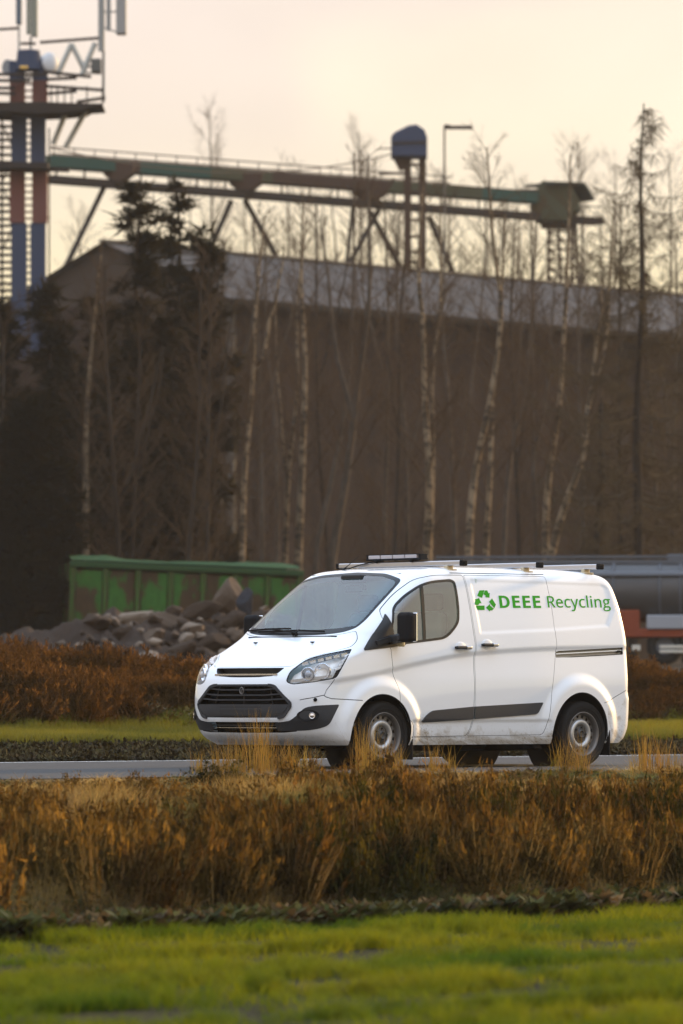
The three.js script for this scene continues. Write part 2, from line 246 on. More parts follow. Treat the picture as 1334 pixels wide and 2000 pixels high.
{ // telecom mast at the left edge
  const D = 200, P = (px, py, dd = 0) => at(px, py, D + dd), t = thing('telecom_mast', 'blue and red steel mast with platforms and antennas at the left edge', 'mast', [P(56, 500).x, 1.5, P(56, 500).z]), o = t.position.clone(), q = (a, b, d) => P(a, b, d).sub(o), k = D / FOCAL;
  const seg = (y0, y1, m, w = 22, c = 56) => { for (const s of [-1, 1]) part('mast_leg', [bar(q(c + s * w * 0.84, y0, 0.1), q(c + s * w * 0.84, y1, 0.1), w * 0.90 * k, 0.6)], m, t); for (let y = y0 + 6; y < y1 - 4; y += 13) part('rung', [bar(q(c - w * 0.5, y, 0.2), q(c + w * 0.5, y, 0.2), 0.07)], m, t); };
  seg(120, 158, bluePaint, 27, 56); seg(158, 206, redPaint, 26); seg(222, 322, bluePaint); seg(330, 436, redPaint, 26); seg(436, 700, bluePaint);
  part('mast_head', [new THREE.CylinderGeometry(22 * k, 26 * k, 38 * k, 16).translate(q(56, 118).x, q(56, 118).y, q(56, 118).z)], bluePaint, t);
  part('platform', [(() => { const s = new THREE.Shape(); [[-80, -8], [-80, 8], [40, 8], [147, 4], [147, 0], [120, -2], [110, -8], [70, -12], [20, -14]].forEach(([a, b], i) => i ? s.lineTo(a * k, b * k) : s.moveTo(a * k, b * k)); const p = q(56, 214); return new THREE.ExtrudeGeometry(s, { depth: 2.4, bevelEnabled: false }).translate(p.x, p.y, p.z - 1.2); })()], darkSteel, t);
  part('platform', [bar(q(-20, 326), q(96, 328), 1.8, 0.25), bar(q(80, 330), q(135, 332), 0.5, 0.14)], darkSteel, t);
  for (const [x0, y0, x1, y1] of [[-10, 145, 92, 146], [84, 140, 178, 150], [-10, 157, 60, 158], [92, 155, 150, 152], [-10, 172, 30, 172], [88, 168, 200, 176], [-10, 182, 30, 183], [92, 183, 150, 178], [150, 199, 206, 191], [98, 204, 200, 205]]) part('railing', [bar(q(x0, y0, -0.6), q(x1, y1, -0.6), 0.12)], darkSteel, t);
  for (const x of [100, 112, 126, 140, 170, 200]) part('railing_post', [bar(q(x, 168, -0.6), q(x, 208, -0.6), 0.05)], darkSteel, t);
  part('antenna_arm', [bar(q(40, 85), q(70, 85), 0.1), bar(q(78, 83), q(198, 74), 0.11), bar(q(-10, 58), q(36, 55), 0.1), bar(q(196, 72), q(196, 88), 0.1)], darkSteel, t);
  const pale = std(0.42, 0.42, 0.38, 0.7);
  for (const [x0, y0, x1, y1] of [[140, 86, 112, 148], [140, 86, 166, 138], [186, 84, 160, 146], [128, 222, 104, 282], [168, 216, 128, 288]]) part('lattice_tube', [rod(q(x0, y0), q(x1, y1), 0.11)], pale, t);
  part('antenna', [box(11 * k, 60 * k, 0.3, q(37, 18).x, q(37, 18).y, 0, 0.04)], std(0.10, 0.13, 0.16, 0.6), t, 'narrow blue-grey antenna panel');
  part('antenna', [box(13 * k, 96 * k, 0.3, q(67, 24).x, q(67, 24).y, 0, 0.04), box(8 * k, 96 * k, 0.2, q(56, 20).x, q(56, 20).y, 0.1, 0.04)], std(0.24, 0.24, 0.19, 0.6), t, 'grey-green antenna panel above the mast head');
  part('antenna', [box(20 * k, 88 * k, 0.5, q(237, 24).x, q(237, 24).y, 0, 0.06)], std(0.30, 0.29, 0.27, 0.6), t, 'outer antenna panel at the arm end');
  part('antenna_pole', [rod(q(198, 100), q(198, -40), 0.13), rod(q(212, 60), q(212, -40), 0.09), bar(q(205, 54), q(236, 66), 0.06), bar(q(198, 23), q(228, 23), 0.06), bar(q(60, 72), q(60, 100), 0.10), bar(q(37, 50), q(37, 100), 0.08)], std(0.3, 0.3, 0.28, 0.7), t);
  part('radio_unit', [box(20 * k, 26 * k, 0.4, q(188, 128).x, q(188, 128).y, 0, 0.04), bar(q(202, 100), q(202, 200), 0.10), bar(q(168, 130), q(184, 130), 0.08), bar(q(166, 142), q(198, 144), 0.06)], std(0.12, 0.12, 0.11, 0.7), t);
  part('dish_antenna', [new THREE.CylinderGeometry(21 * k, 15 * k, 26 * k, 24).rotateX(Math.PI / 2).rotateY(0.7).translate(q(90, 122).x, q(90, 122).y, -0.4), new THREE.SphereGeometry(20 * k, 20, 10, 0, Math.PI * 2, 0, Math.PI / 2).scale(1, 0.35, 1).rotateX(Math.PI / 2).rotateY(0.7).translate(q(98, 122).x, q(98, 122).y, 0.0)], std(0.62, 0.62, 0.62, 0.5), t);
  part('dish_antenna', [new THREE.CylinderGeometry(15 * k, 13 * k, 20 * k, 20).rotateX(Math.PI / 2).rotateY(-0.8).translate(q(20, 130).x, q(20, 130).y, -0.3)], std(0.2, 0.21, 0.22, 0.5), t);
  part('warning_lamp', [box(16 * k, 6 * k, 0.12, q(49, 136).x, q(49, 136).y, 0.72, 0.03)], std(0.75, 0.45, 0.10, 0.4), t);
  for (const x of [4, 24]) part('ladder_rail', [bar(q(x, 225, 0.8), q(x, 700, 0.8), 0.09)], darkSteel, t);
  for (let y = 232; y < 690; y += 14) part('ladder_rung', [bar(q(-16, y, 0.8), q(34, y + (hash(y, 2, 3) - 0.5) * 4, 0.8), 0.11)], darkSteel, t);
  for (const [x0, y0, x1, y1] of [[4, 240, 30, 300], [30, 300, 2, 360], [2, 360, 32, 420], [32, 430, 4, 490], [84, 424, 98, 426], [96, 250, 96, 700]]) part('brace', [bar(q(x0, y0, 0.8), q(x1, y1, 0.8), 0.06)], darkSteel, t);
}

// ------------------------------------------------------------------ things in the works yard
{ // green waste container
  const a = at(136, 0, 138), b = at(580, 0, 139.3), yb = 1.72, len = Math.hypot(b.x - a.x, b.z - a.z), turn = -Math.atan2(b.z - a.z, b.x - a.x);
  const c = thing('waste_container', 'green rusty steel waste container with ribbed side behind the rubble', 'container', [a.x, yb, a.z], turn), H = 2.80;
  const paintM = dull({ roughness: 0.75, map: texture(512, 256, (u, v) => { const n = fbm(u * 9, v * 3, 31, 5), f = fbm(u * 40, v * 12, 4, 3), r = 0.95 * smooth(0.38, 0.56, n + (f - 0.5) * 0.45), g = 0.7 + 0.6 * f; return [mix(0.030, 0.048, r) * g, mix(0.105, 0.024, r) * g, mix(0.016, 0.013, r) * g]; }) });
  const n = 7, w = len / n; c.rotation.z = -0.035;
  for (let i = 0; i < n; i++) { const g = box(w * 0.80, H - 0.4, 0.06, (i + 0.5) * w, H / 2, 0.0, 0.015), u = g.attributes.uv; for (let j = 0; j < u.count; j++) u.setXY(j, (i + u.getX(j)) / n * 1.3, u.getY(j)); part('side_panel', g, paintM, c); }
  for (let i = 0; i <= n; i++) part('rib', [box(0.16, H - 0.3, 0.14, i * w, H / 2, 0.02, 0.02)], paintM, c);
  part('top_rail', [box(len + 0.2, 0.16, 0.20, len / 2, H - 0.06, 0.02, 0.03)], std(0.025, 0.055, 0.02, 0.8), c); part('bottom_rail', [box(len + 0.2, 0.2, 0.22, len / 2, 0.1, 0, 0.03)], rust, c);
  part('end_wall', [box(0.10, H, 2.4, 0, H / 2, -1.2, 0.02)], paintM, c); part('end_wall', [box(0.10, H, 2.4, len, H / 2, -1.2, 0.02)], paintM, c); part('back_wall', [box(len, H, 0.08, len / 2, H / 2, -2.4)], paintM, c);
  part('cover_net', [(() => { const g = new THREE.PlaneGeometry(len, 2.4, 40, 8).rotateX(-Math.PI / 2), p = g.attributes.position; for (let i = 0; i < p.count; i++) p.setY(i, 0.12 + 0.30 * fbm(p.getX(i) * 0.9, p.getZ(i), 3, 3) * Math.cos(p.getZ(i) / 2.4 * 3)); g.computeVertexNormals(); return g.translate(len / 2, H - 0.06, -1.2); })()], std(0.025, 0.06, 0.022, 0.9), c);
}
function rock(seed, sx, sy, sz, detail = 3) {
  const g = new THREE.IcosahedronGeometry(1, detail), p = g.attributes.position, R = rng(seed), cuts = Array.from({ length: 12 }, () => [V(R() - 0.5, R() - 0.5, R() - 0.5).normalize(), 0.45 + 0.35 * R()]), v = new THREE.Vector3();
  for (let i = 0; i < p.count; i++) { v.fromBufferAttribute(p, i).normalize(); for (const [n, d] of cuts) { const k = v.dot(n); if (k > d) v.addScaledVector(n, d - k); } v.multiplyScalar(1 + 0.3 * (fbm(v.x * 3 + seed, v.y * 3, v.z * 3, 4) - 0.5)); p.setXYZ(i, v.x * sx, v.y * sy, v.z * sz); }
  g.computeVertexNormals(); return g;
}
{ // heap of soil with broken concrete on it
  const heapTop = (px, D) => { const pts = [[-150, 1222], [60, 1216], [150, 1200], [230, 1192], [330, 1186], [430, 1165], [520, 1190], [640, 1215], [800, 1260]]; let i = 1; while (i < pts.length - 1 && px > pts[i][0]) i++; const y = mix(pts[i - 1][1], pts[i][1], clamp((px - pts[i - 1][0]) / (pts[i][0] - pts[i - 1][0]))); return EYE + (HORIZON - y) * D / FOCAL; };
  const nx = 200, nz = 80, P = [], U = [], I = [], D0 = 108, D1 = 124;
  const surf = (px, d) => { const D = mix(D0, D1, d), x = (px - 667) * D / FOCAL, g = groundY(x, -D), top = heapTop(px, 118), n = fbm(x * 0.9, D * 0.5, 4, 5); return V(x, g - 0.1 + Math.max(0, (top - g - 0.15)) * Math.pow(smooth(0, 0.7, d), 0.8) * (1 - 0.6 * smooth(0.8, 1, d)) * (0.62 + 0.65 * n) + (n - 0.5) * 0.7 + (fbm(x * 3.1, D * 1.7, 8, 4) - 0.5) * 0.55, -D); };
  for (let j = 0; j <= nz; j++) for (let i = 0; i <= nx; i++) { const v = surf(mix(-200, 800, i / nx), j / nz); P.push(v.x, v.y, v.z); U.push(v.x, v.z); if (i < nx && j < nz) { const a = j * (nx + 1) + i; I.push(a, a + 1, a + nx + 1, a + 1, a + nx + 2, a + nx + 1); } }
  const g = new THREE.BufferGeometry(); g.setAttribute('position', new THREE.Float32BufferAttribute(P, 3)); g.setAttribute('uv', new THREE.Float32BufferAttribute(U, 2)); g.setIndex(I); g.computeVertexNormals();
  const soil = dull({ map: texture(256, 256, (u, v) => { const n = fbm(u * 8, v * 8, 3, 5), s = 0.5 + n; return [0.024 * s, 0.0135 * s, 0.008 * s]; }) }); soil.map.repeat.set(0.35, 0.35);
  struct('soil_heap', g, soil, 'heap of dark brown soil beside the road');
  const stone = std(0.085, 0.060, 0.042, 0.95), stoneDark = std(0.042, 0.028, 0.019, 0.95), stonePale = std(0.18, 0.138, 0.102, 0.9), blueStone = std(0.026, 0.026, 0.030, 0.9);
  const spots = [[275, 1205, 46, 22, stonePale, 'long pale concrete slab at the left end of the rubble row', 0.1], [330, 1216, 44, 26, stone, 'grey concrete block leaning against the long pale slab', -0.2], [395, 1195, 42, 20, stoneDark, 'dark flat block at the foot of the tall stone', 0.15], [448, 1168, 34, 44, stone, 'tall pointed brown stone standing highest above the rubble', 0.1], [478, 1185, 22, 40, blueStone, 'dark bluish stone behind the tall pointed one', 0], [455, 1216, 40, 26, stoneDark, 'brown block right under the tall pointed stone', 0.2], [375, 1228, 26, 16, stonePale, 'small whitish concrete piece in the middle of the rubble', 0.4], [300, 1248, 40, 20, stone, 'low grey block on the slope below the long pale slab', 0.2], [300, 1285, 34, 22, stonePale, 'pale block lowest on the slope above the brown weeds', -0.2], [352, 1268, 36, 20, stoneDark, 'dark block on the slope beside the lowest pale block', 0.3], [418, 1258, 38, 22, stoneDark, 'wide dark block nearest the far wing mirror of the van', 0.1], [240, 1235, 24, 18, stoneDark, 'small dark block left of the low grey one', 0.2], [152, 1262, 15, 9, stonePale, 'small pale stone at the right of two among the brown weeds', 0.1], [120, 1258, 15, 11, stone, 'small pale stone at the left of two among the brown weeds', 0], [180, 1215, 40, 18, stoneDark, 'dark earth lump under the container corner', 0.1], [520, 1240, 30, 24, stoneDark, 'dark block half hidden behind the van windscreen', 0.2]];
  { const R = rng(313); for (let i = 0; i < 160; i++) { const px = 150 + R() * 400, py = 1195 + R() * 125 - (px > 380 ? 10 : 0), w = 5 + R() * R() * 20; spots.push([px, py, w, w * (0.45 + 0.4 * R()), [stone, stoneDark, stoneDark, stonePale][Math.floor(R() * 4)], '', (R() - 0.5) * 1.2]); } }
  const small = [];
  spots.forEach(([px, py, w, h, m, label, tilt], i) => {
    let d = 0.05; for (; d < 0.8; d += 0.01) { const u = surf(px, d); if (HORIZON - (u.y - EYE) * FOCAL / -u.z < py + h * 0.35) break; }
    const D = mix(D0, D1, d) - 0.15, v = at(px, py, D), k = D / FOCAL, g = rock(i * 17 + 3, w * k, h * k, (w + h) * 0.45 * k, i < 16 ? 3 : 2), e = new THREE.Euler(0.15 * Math.sin(i * 2.3), 0.3 * Math.sin(i * 5.1), tilt);
    if (i < 16) { const r = shade(new THREE.Mesh(g, m)); r.name = numbered('rubble_block'); r.position.copy(v); r.rotation.copy(e); tag(r, label, 'rubble', 'broken concrete and stones in the heap'); scene.add(r); return; }
    g.applyMatrix4(new THREE.Matrix4().makeRotationFromEuler(e).setPosition(v)); const c = new Float32Array(g.attributes.position.count * 3); for (let n = 0; n < c.length; n += 3) c.set(m.color.toArray(), n); g.setAttribute('color', new THREE.BufferAttribute(c, 3)); small.push(g);
  });
  const lumps = shade(new THREE.Mesh(join(small), dull({ vertexColors: true }))); lumps.name = 'rubble_lumps'; lumps.userData.kind = 'stuff'; tag(lumps, 'small broken lumps of stone and concrete strewn between the rubble blocks', 'rubble'); scene.add(lumps);
}
{ // tank trailer on the right
  const D = 140, k = D / FOCAL, yb = groundY(at(1300, 0, D).x, -D), t = thing('tank_trailer', 'grey tank trailer with a red chassis standing in the yard at the right', 'trailer', [at(1180, 0, D).x, yb, -D], -0.10);
  const X = (px) => (px - 1180) * k, Yy = (py) => EYE + (HORIZON - py) * k - yb, tankM = new THREE.MeshStandardMaterial({ roughness: 0.5, metalness: 0.25, map: texture(256, 128, (u, v) => { const n = fbm(u * 20, v * 6, 6, 4), s = 0.6 + 0.7 * n; return [0.062 * s, 0.058 * s, 0.056 * s]; }) });
  const chassisM = std(0.20, 0.048, 0.024, 0.75), greyM = std(0.10, 0.105, 0.115, 0.7), R = 0.86, cy = Yy(1155), x0 = X(838), x1 = X(1500);
  part('tank', [new THREE.CylinderGeometry(R, R, x1 - x0, 40, 1, true).rotateZ(Math.PI / 2).translate((x0 + x1) / 2, cy, 0), new THREE.SphereGeometry(R, 32, 16).scale(0.25, 1, 1).translate(x0, cy, 0), new THREE.SphereGeometry(R, 32, 16).scale(0.25, 1, 1).translate(x1, cy, 0)], tankM, t);
  for (const px of [900, 1010, 1120, 1200, 1290, 1330, 1400]) part('tank_hoop', [new THREE.TorusGeometry(R + 0.01, 0.035, 8, 40).rotateY(Math.PI / 2).translate(X(px), cy, 0)], greyM, t);
  part('walkway', [box(x1 - x0 - 0.4, 0.07, 0.7, (x0 + x1) / 2, Yy(1088), 0)], greyM, t); part('walkway_rail', [box(x1 - x0 - 0.4, 0.10, 0.06, (x0 + x1) / 2, Yy(1098), 0.40)], greyM, t); part('manhole_box', [box(1.2, 0.30, 0.6, X(1345), Yy(1094), 0.1, 0.04)], greyM, t);
  part('side_rail', [box(x1 - x0 - 0.6, 0.12, 0.10, (x0 + x1) / 2, Yy(1122), R * 0.93, 0.02)], std(0.16, 0.18, 0.21, 0.6), t);
  part('chassis', [box(x1 - X(1215), 0.24, 0.9, (X(1215) + x1) / 2, Yy(1237), 0.35, 0.03), box(X(1252) - X(1205), 0.62, 0.5, X(1228), Yy(1214), 0.55, 0.05), box(x1 - x0, 0.2, 0.6, (x0 + x1) / 2, Yy(1240), -0.2)], chassisM, t);
  part('saddle', [box(0.3, 0.5, 1.3, X(1350), Yy(1212), 0), box(0.3, 0.5, 1.3, X(1000), Yy(1212), 0)], chassisM, t);
  part('toolbox', [box(1.3, 0.40, 0.5, X(1310), Yy(1216), 0.62, 0.04)], std(0.26, 0.27, 0.29, 0.5), t);
  part('side_guard', [box(1.15, 0.09, 0.06, X(1330), Yy(1264), 0.85, 0.02), box(1.15, 0.09, 0.06, X(1330), Yy(1273), 0.85, 0.02), box(0.24, 0.16, 0.06, X(1245), Yy(1266), 0.85, 0.02)], std(0.5, 0.46, 0.38, 0.6), t);
  for (const px of [1300, 1375, 1450, 960, 900]) { const w = new THREE.Group(); w.name = 'wheel'; w.position.set(X(px), 0.52, 0.55); t.add(w); part('tyre', [new THREE.TorusGeometry(0.38, 0.14, 14, 36).scale(1, 1, 1.1)], std(0.02, 0.02, 0.02, 0.9), w); part('rim', [new THREE.CylinderGeometry(0.28, 0.24, 0.12, 24).rotateX(Math.PI / 2)], greyM, w); }
}
// ------------------------------------------------------------------ trees behind the yard
class Wood { // grows tapered limbs into one geometry
  constructor() { this.p = []; this.n = []; this.c = []; this.I = []; this.u = []; }
  limb(pts, r0, r1, sides, tint = [1, 1, 1]) {
    const k0 = this.p.length / 3, n = pts.length; let run = 0;
    for (let i = 0; i < n; i++) {
      const a = pts[Math.max(0, i - 1)], b = pts[Math.min(n - 1, i + 1)], d = b.clone().sub(a).normalize(), ref = Math.abs(d.y) > 0.9 ? V(1, 0, 0) : V(0, 1, 0), e = d.clone().cross(ref).normalize(), f = d.clone().cross(e), r = mix(r0, r1, i / (n - 1));
      if (i) run += pts[i].distanceTo(pts[i - 1]);
      for (let j = 0; j <= sides; j++) { const t = j / sides * Math.PI * 2, cx = Math.cos(t), sx = Math.sin(t); const nx = e.x * cx + f.x * sx, ny = e.y * cx + f.y * sx, nz = e.z * cx + f.z * sx; this.p.push(pts[i].x + nx * r, pts[i].y + ny * r, pts[i].z + nz * r); this.n.push(nx, ny, nz); this.c.push(...tint); this.u.push(j / sides * 0.8, run); }
    }
    const w = sides + 1; for (let i = 0; i < n - 1; i++) for (let j = 0; j < sides; j++) { const a = k0 + i * w + j; this.I.push(a, a + 1, a + w, a + 1, a + w + 1, a + w); }
  }
  blade(a, b, w, side) { // a flat sliver for the finest twigs and needles
    const k = this.p.length / 3, s = side.clone().multiplyScalar(w), nn = b.clone().sub(a).cross(side).normalize(); for (const v of [a.clone().sub(s), a.clone().add(s), b]) { this.p.push(v.x, v.y, v.z); this.n.push(nn.x, nn.y, nn.z); this.c.push(1, 1, 1); this.u.push(0, 0); } this.I.push(k, k + 1, k + 2);
  }
  geo() { const g = new THREE.BufferGeometry(); g.setAttribute('position', new THREE.Float32BufferAttribute(this.p, 3)); g.setAttribute('normal', new THREE.Float32BufferAttribute(this.n, 3)); g.setAttribute('uv', new THREE.Float32BufferAttribute(this.u, 2)); g.setIndex(this.I); return g; }
}
const birchMap = texture(256, 512, (u, v) => { const mark = fbm(u * 5, v * 44, 3, 3), patch = fbm(u * 3, v * 7, 9, 4), dark = smooth(0.58, 0.66, mark) * 0.8 + smooth(0.55, 0.7, patch) * 0.7, k = clamp(dark), g = 0.75 + 0.5 * fbm(u * 20, v * 20, 5, 2); return [mix(0.23, 0.040, k) * g, mix(0.165, 0.028, k) * g, mix(0.098, 0.018, k) * g]; }); birchMap.repeat.set(1, 0.28);
const birchBark = dull({ map: birchMap });
const greyMap = texture(128, 256, (u, v) => { const g = 0.5 + fbm(u * 8, v * 14, 5, 4); return [0.085 * g, 0.063 * g, 0.044 * g]; }); greyMap.repeat.set(1, 0.3);
const greyBark = dull({ map: greyMap }), darkBark = std(0.035, 0.026, 0.019, 0.95), twigM = std(0.075, 0.045, 0.024, 0.95), twigDark = std(0.034, 0.022, 0.014, 0.95), larchM = std(0.065, 0.044, 0.022, 0.95);
const needleM = new THREE.MeshPhysicalMaterial({ color: col(0.075, 0.068, 0.036), roughness: 1, specularIntensity: 0.15, transmission: 0.25, thickness: 0 });
function pathTo(pts, px0) { const c = new THREE.CatmullRomCurve3(pts); return c; }
function bareTree(name, label, group, picks, D, o = {}) { // picks: where its trunk shows in the picture, from low to high
  const R = rng(o.seed ?? Math.floor(picks[0][0] * 7 + D)), g0 = at(picks[0][0], picks[0][1], D), yb = groundY(g0.x, -D), base = V(g0.x + (o.lean ?? 0), yb - 0.1, -D);
  const t = thing(name, label, 'tree', base.toArray(), 0, group), top = at(...picks[picks.length - 1], D).sub(base);
  const pts = [V(0, 0, 0), ...picks.map(([x, y]) => at(x, y, D).sub(base).add(V((R() - 0.5) * 0.22, 0, (R() - 0.5) * 0.6)))];
  const curve = new THREE.CatmullRomCurve3(pts), H = top.y, r0 = o.r ?? 0.16, trunk = new Wood(), along = curve.getSpacedPoints(24);
  trunk.limb(along, r0, o.rTop ?? 0.025, 9); if (R() < 0.55) { const u = 0.35 + 0.3 * R(), a = curve.getPointAt(u), h = (H - a.y) * (0.6 + 0.3 * R()), sx = (R() < 0.5 ? -1 : 1) * (0.5 + 0.9 * R()), F = [a]; for (let k = 1; k <= 7; k++) { const s = k / 7; F.push(a.clone().add(V(sx * Math.pow(s, 0.7) + (R() - 0.5) * 0.12, h * s, (R() - 0.5) * 0.4 * s))); } trunk.limb(F, r0 * 0.55, 0.02, 7); }
  part('trunk', trunk.geo(), o.bark ?? birchBark, t);
  const w = new Wood(), from = o.from ?? 0.35, nb = o.n ?? 46, up = o.up ?? 0.75, LEN = o.len ?? 2.6;
  const grow = (a, dir, L, r, lvl) => {
    const n = lvl === 0 ? 5 : 3, P = [a]; let d = dir.clone(), p = a.clone();
    for (let i = 0; i < n; i++) { d.add(V((R() - 0.5) * 0.35, (R() - 0.5) * 0.3 + (lvl ? (o.droop ?? -0.05) : 0.06), (R() - 0.5) * 0.35)).normalize(); p = p.clone().addScaledVector(d, L / n); P.push(p); }
    w.limb(P, r, r * 0.3, lvl === 0 ? 4 : 3);
    if (lvl < 2) { const m = lvl === 0 ? (o.n1 ?? 8) : (o.n2 ?? 6); for (let i = 0; i < m; i++) { const u = 0.2 + 0.8 * R(), k = Math.min(n - 1, Math.floor(u * n)), q = P[k].clone().lerp(P[k + 1], u * n - k > 1 ? 1 : u * n - k), e = d.clone().add(V((R() - 0.5) * 1.7, (R() - 0.35) * 1.3, (R() - 0.5) * 1.7)).normalize(); grow(q, e, L * (lvl === 0 ? 0.42 : 0.5) * (0.6 + 0.6 * R()) * (1.15 - 0.5 * u), r * 0.42, lvl + 1); } }
  };
  for (let i = 0; i < nb; i++) { const u = from + (1 - from) * Math.pow((i + R()) / nb, 0.9), a = curve.getPointAt(Math.min(0.995, u)), th = R() * Math.PI * 2, dir = V(Math.cos(th), up + R() * 0.5, Math.sin(th)).normalize(); grow(a, dir, LEN * (1.15 - 0.85 * (u - from) / (1 - from)) * (0.6 + 0.7 * R()), Math.max(0.012, r0 * 0.22 * (1.1 - u)), 0); }
  part('crown', w.geo(), o.twig ?? twigM, t); return t;
}
// pale birches whose trunks can be told apart, left to right
const BIRCH = 'birches standing in front of the dark hall';
[
  ['pale birch at the far left rising out of the dark evergreens', [[168, 1120], [168, 1000], [163, 830], [178, 650], [200, 500]], 150, { r: 0.15 }],
  ['broad grey birch below the left corner of the hall roof', [[436, 1120], [430, 900], [428, 740], [434, 575], [432, 470]], 152, { r: 0.20, bark: greyBark }],
  ['thin bright birch leaning right, second left of the van windscreen top', [[468, 1110], [476, 940], [488, 760], [503, 590], [512, 420]], 149, { r: 0.13 }],
  ['dull birch rising straight above the left roof end of the van', [[584, 1100], [590, 900], [589, 700], [590, 540], [592, 380]], 158, { r: 0.17 }],
  ['thin twin birch leaning left beside the straight one above the windscreen', [[560, 1100], [568, 930], [578, 760], [586, 600], [604, 430]], 160, { r: 0.11 }],
  ['grey birch leaning right above the front of the roof bars', [[652, 1110], [680, 930], [704, 740], [718, 600], [724, 300]], 154, { r: 0.17, bark: greyBark }],
  ['thin slanting birch left of the amber lamp bar', [[622, 1090], [652, 930], [672, 780], [684, 600], [690, 300]], 163, { r: 0.10, bark: greyBark }],
  ['bright birch above the middle of the van cab roof', [[828, 1110], [834, 930], [834, 780], [826, 620], [820, 560], [826, 330]], 150, { r: 0.17 }],
  ['thin birch close behind the bright one above the cab', [[842, 1110], [850, 900], [850, 740], [856, 600], [862, 380]], 159, { r: 0.12 }],
  ['golden crooked birch in the middle of the wood above the lettering', [[912, 1080], [926, 930], [945, 810], [966, 715], [978, 600], [966, 480], [950, 290]], 151, { r: 0.16 }],
  ['straight pale birch just right of the crooked golden one', [[952, 1080], [960, 930], [968, 780], [972, 640], [980, 420]], 155, { r: 0.13 }],
  ['slim birch leaning right between the golden and the curved one', [[984, 1060], [1000, 900], [1024, 780], [1036, 640], [1044, 420]], 160, { r: 0.11, bark: greyBark }],
  ['upright birch left of the curved one above the rear roof bar', [[1060, 1100], [1076, 960], [1090, 800], [1102, 640], [1112, 420], [1118, 300]], 152, { r: 0.14 }],
  ['birch with a bent trunk curving to the right above the van rear', [[1072, 1110], [1100, 980], [1130, 900], [1158, 780], [1176, 680], [1192, 560], [1200, 420]], 150, { r: 0.16 }],
].forEach(([label, picks, D, o]) => bareTree('birch_tree', label, BIRCH, picks, D, o));
// thin bare trees filling the wood
{
  const R = rng(77);
  [[22, 560, 'thin bare tree before the evergreens at the left edge'], [226, 520, 'twiggy bare tree just right of the pale far left birch'], [262, 600, 'thin leaning bare tree before the tallest evergreen'], [372, 540, 'bare tree over the middle of the green container'], [398, 500, 'thin bare tree just left of the broad grey birch'], [520, 430, 'thin dark bare tree right of the second leaning birch'], [548, 470, 'thin bare tree left of the twin birch above the windscreen'], [636, 400, 'thin bare tree left of the amber lamp bar'], [748, 380, 'thin bare tree right of the amber lamp bar'], [776, 470, 'thin dark bare tree left of the bright birch above the cab'], [802, 420, 'slim bare tree touching the left of the bright birch above the cab'], [890, 440, 'thin bare tree left of the golden crooked birch'], [1010, 430, 'thin bare tree right of the straight pale birch'], [1050, 400, 'thin bare tree left of the upright birch over the rear roof bar'], [1140, 450, 'thin bare tree inside the bend of the curved birch'], [1168, 520, 'thin dark bare tree right of the curved birch'], [1212, 400, 'thin bare tree just left of the tall larch'], [1284, 420, 'thin bare tree just right of the tall larch'], [1322, 460, 'thin bare tree at the right edge of the picture']].forEach(([x, top, label], i) => { const left = x < 420, D = left ? 143 + R() * 5 : 164 + R() * 14, lean = (R() - 0.5) * 70; bareTree('bare_tree', label, 'thin bare trees filling the wood', [[x, 1110], [x + lean * 0.4, 860], [x + lean * 0.8, 640], [x + lean, top]], D, { r: (left ? 0.06 : 0.09) + 0.05 * R(), bark: !left && R() < 0.6 ? greyBark : darkBark, twig: !left && R() < 0.4 ? twigDark : twigM, n: 60, from: 0.10, len: 2.4, seed: i + 500, n1: 10, n2: 6 }); });
}
// bare tops far behind the hall, haze put into their paler twig colour
[[410, 215, 'faint bare treetop against the sky left of the conveyor middle'], [700, 260, 'faint bare treetop against the sky left of the blue hood'], [945, 305, 'faint bare treetop against the sky right of the lamp head'], [1130, 285, 'faint bare treetop against the sky above the conveyor end'], [560, 330, 'faint low bare treetop between the two left struts'], [1010, 370, 'faint low bare treetop near the drive house of the conveyor'], [630, 390, 'faint low bare treetop right of the second strut pair'], [870, 345, 'faint bare treetop behind the floodlight pole'], [770, 380, 'faint low bare treetop left of the elevator tower'], [1200, 330, 'faint bare treetop left of the tall larch'], [1310, 300, 'faint bare treetop at the right edge behind the larch'], [150, 420, 'faint low bare treetop between the mast and the first strut'], [480, 400, 'faint low bare treetop above the left roof end']].forEach(([x, y, label], i) => bareTree('far_tree', label, 'bare treetops behind the hall', [[x - 6, 700], [x + 4, 520], [x, y]], 285, { r: 0.24, n: 80, from: 0.35, len: 4.4, bark: greyBark, twig: std(0.14, 0.10, 0.065, 0.95), seed: 900 + i, n1: 11, n2: 8 }));
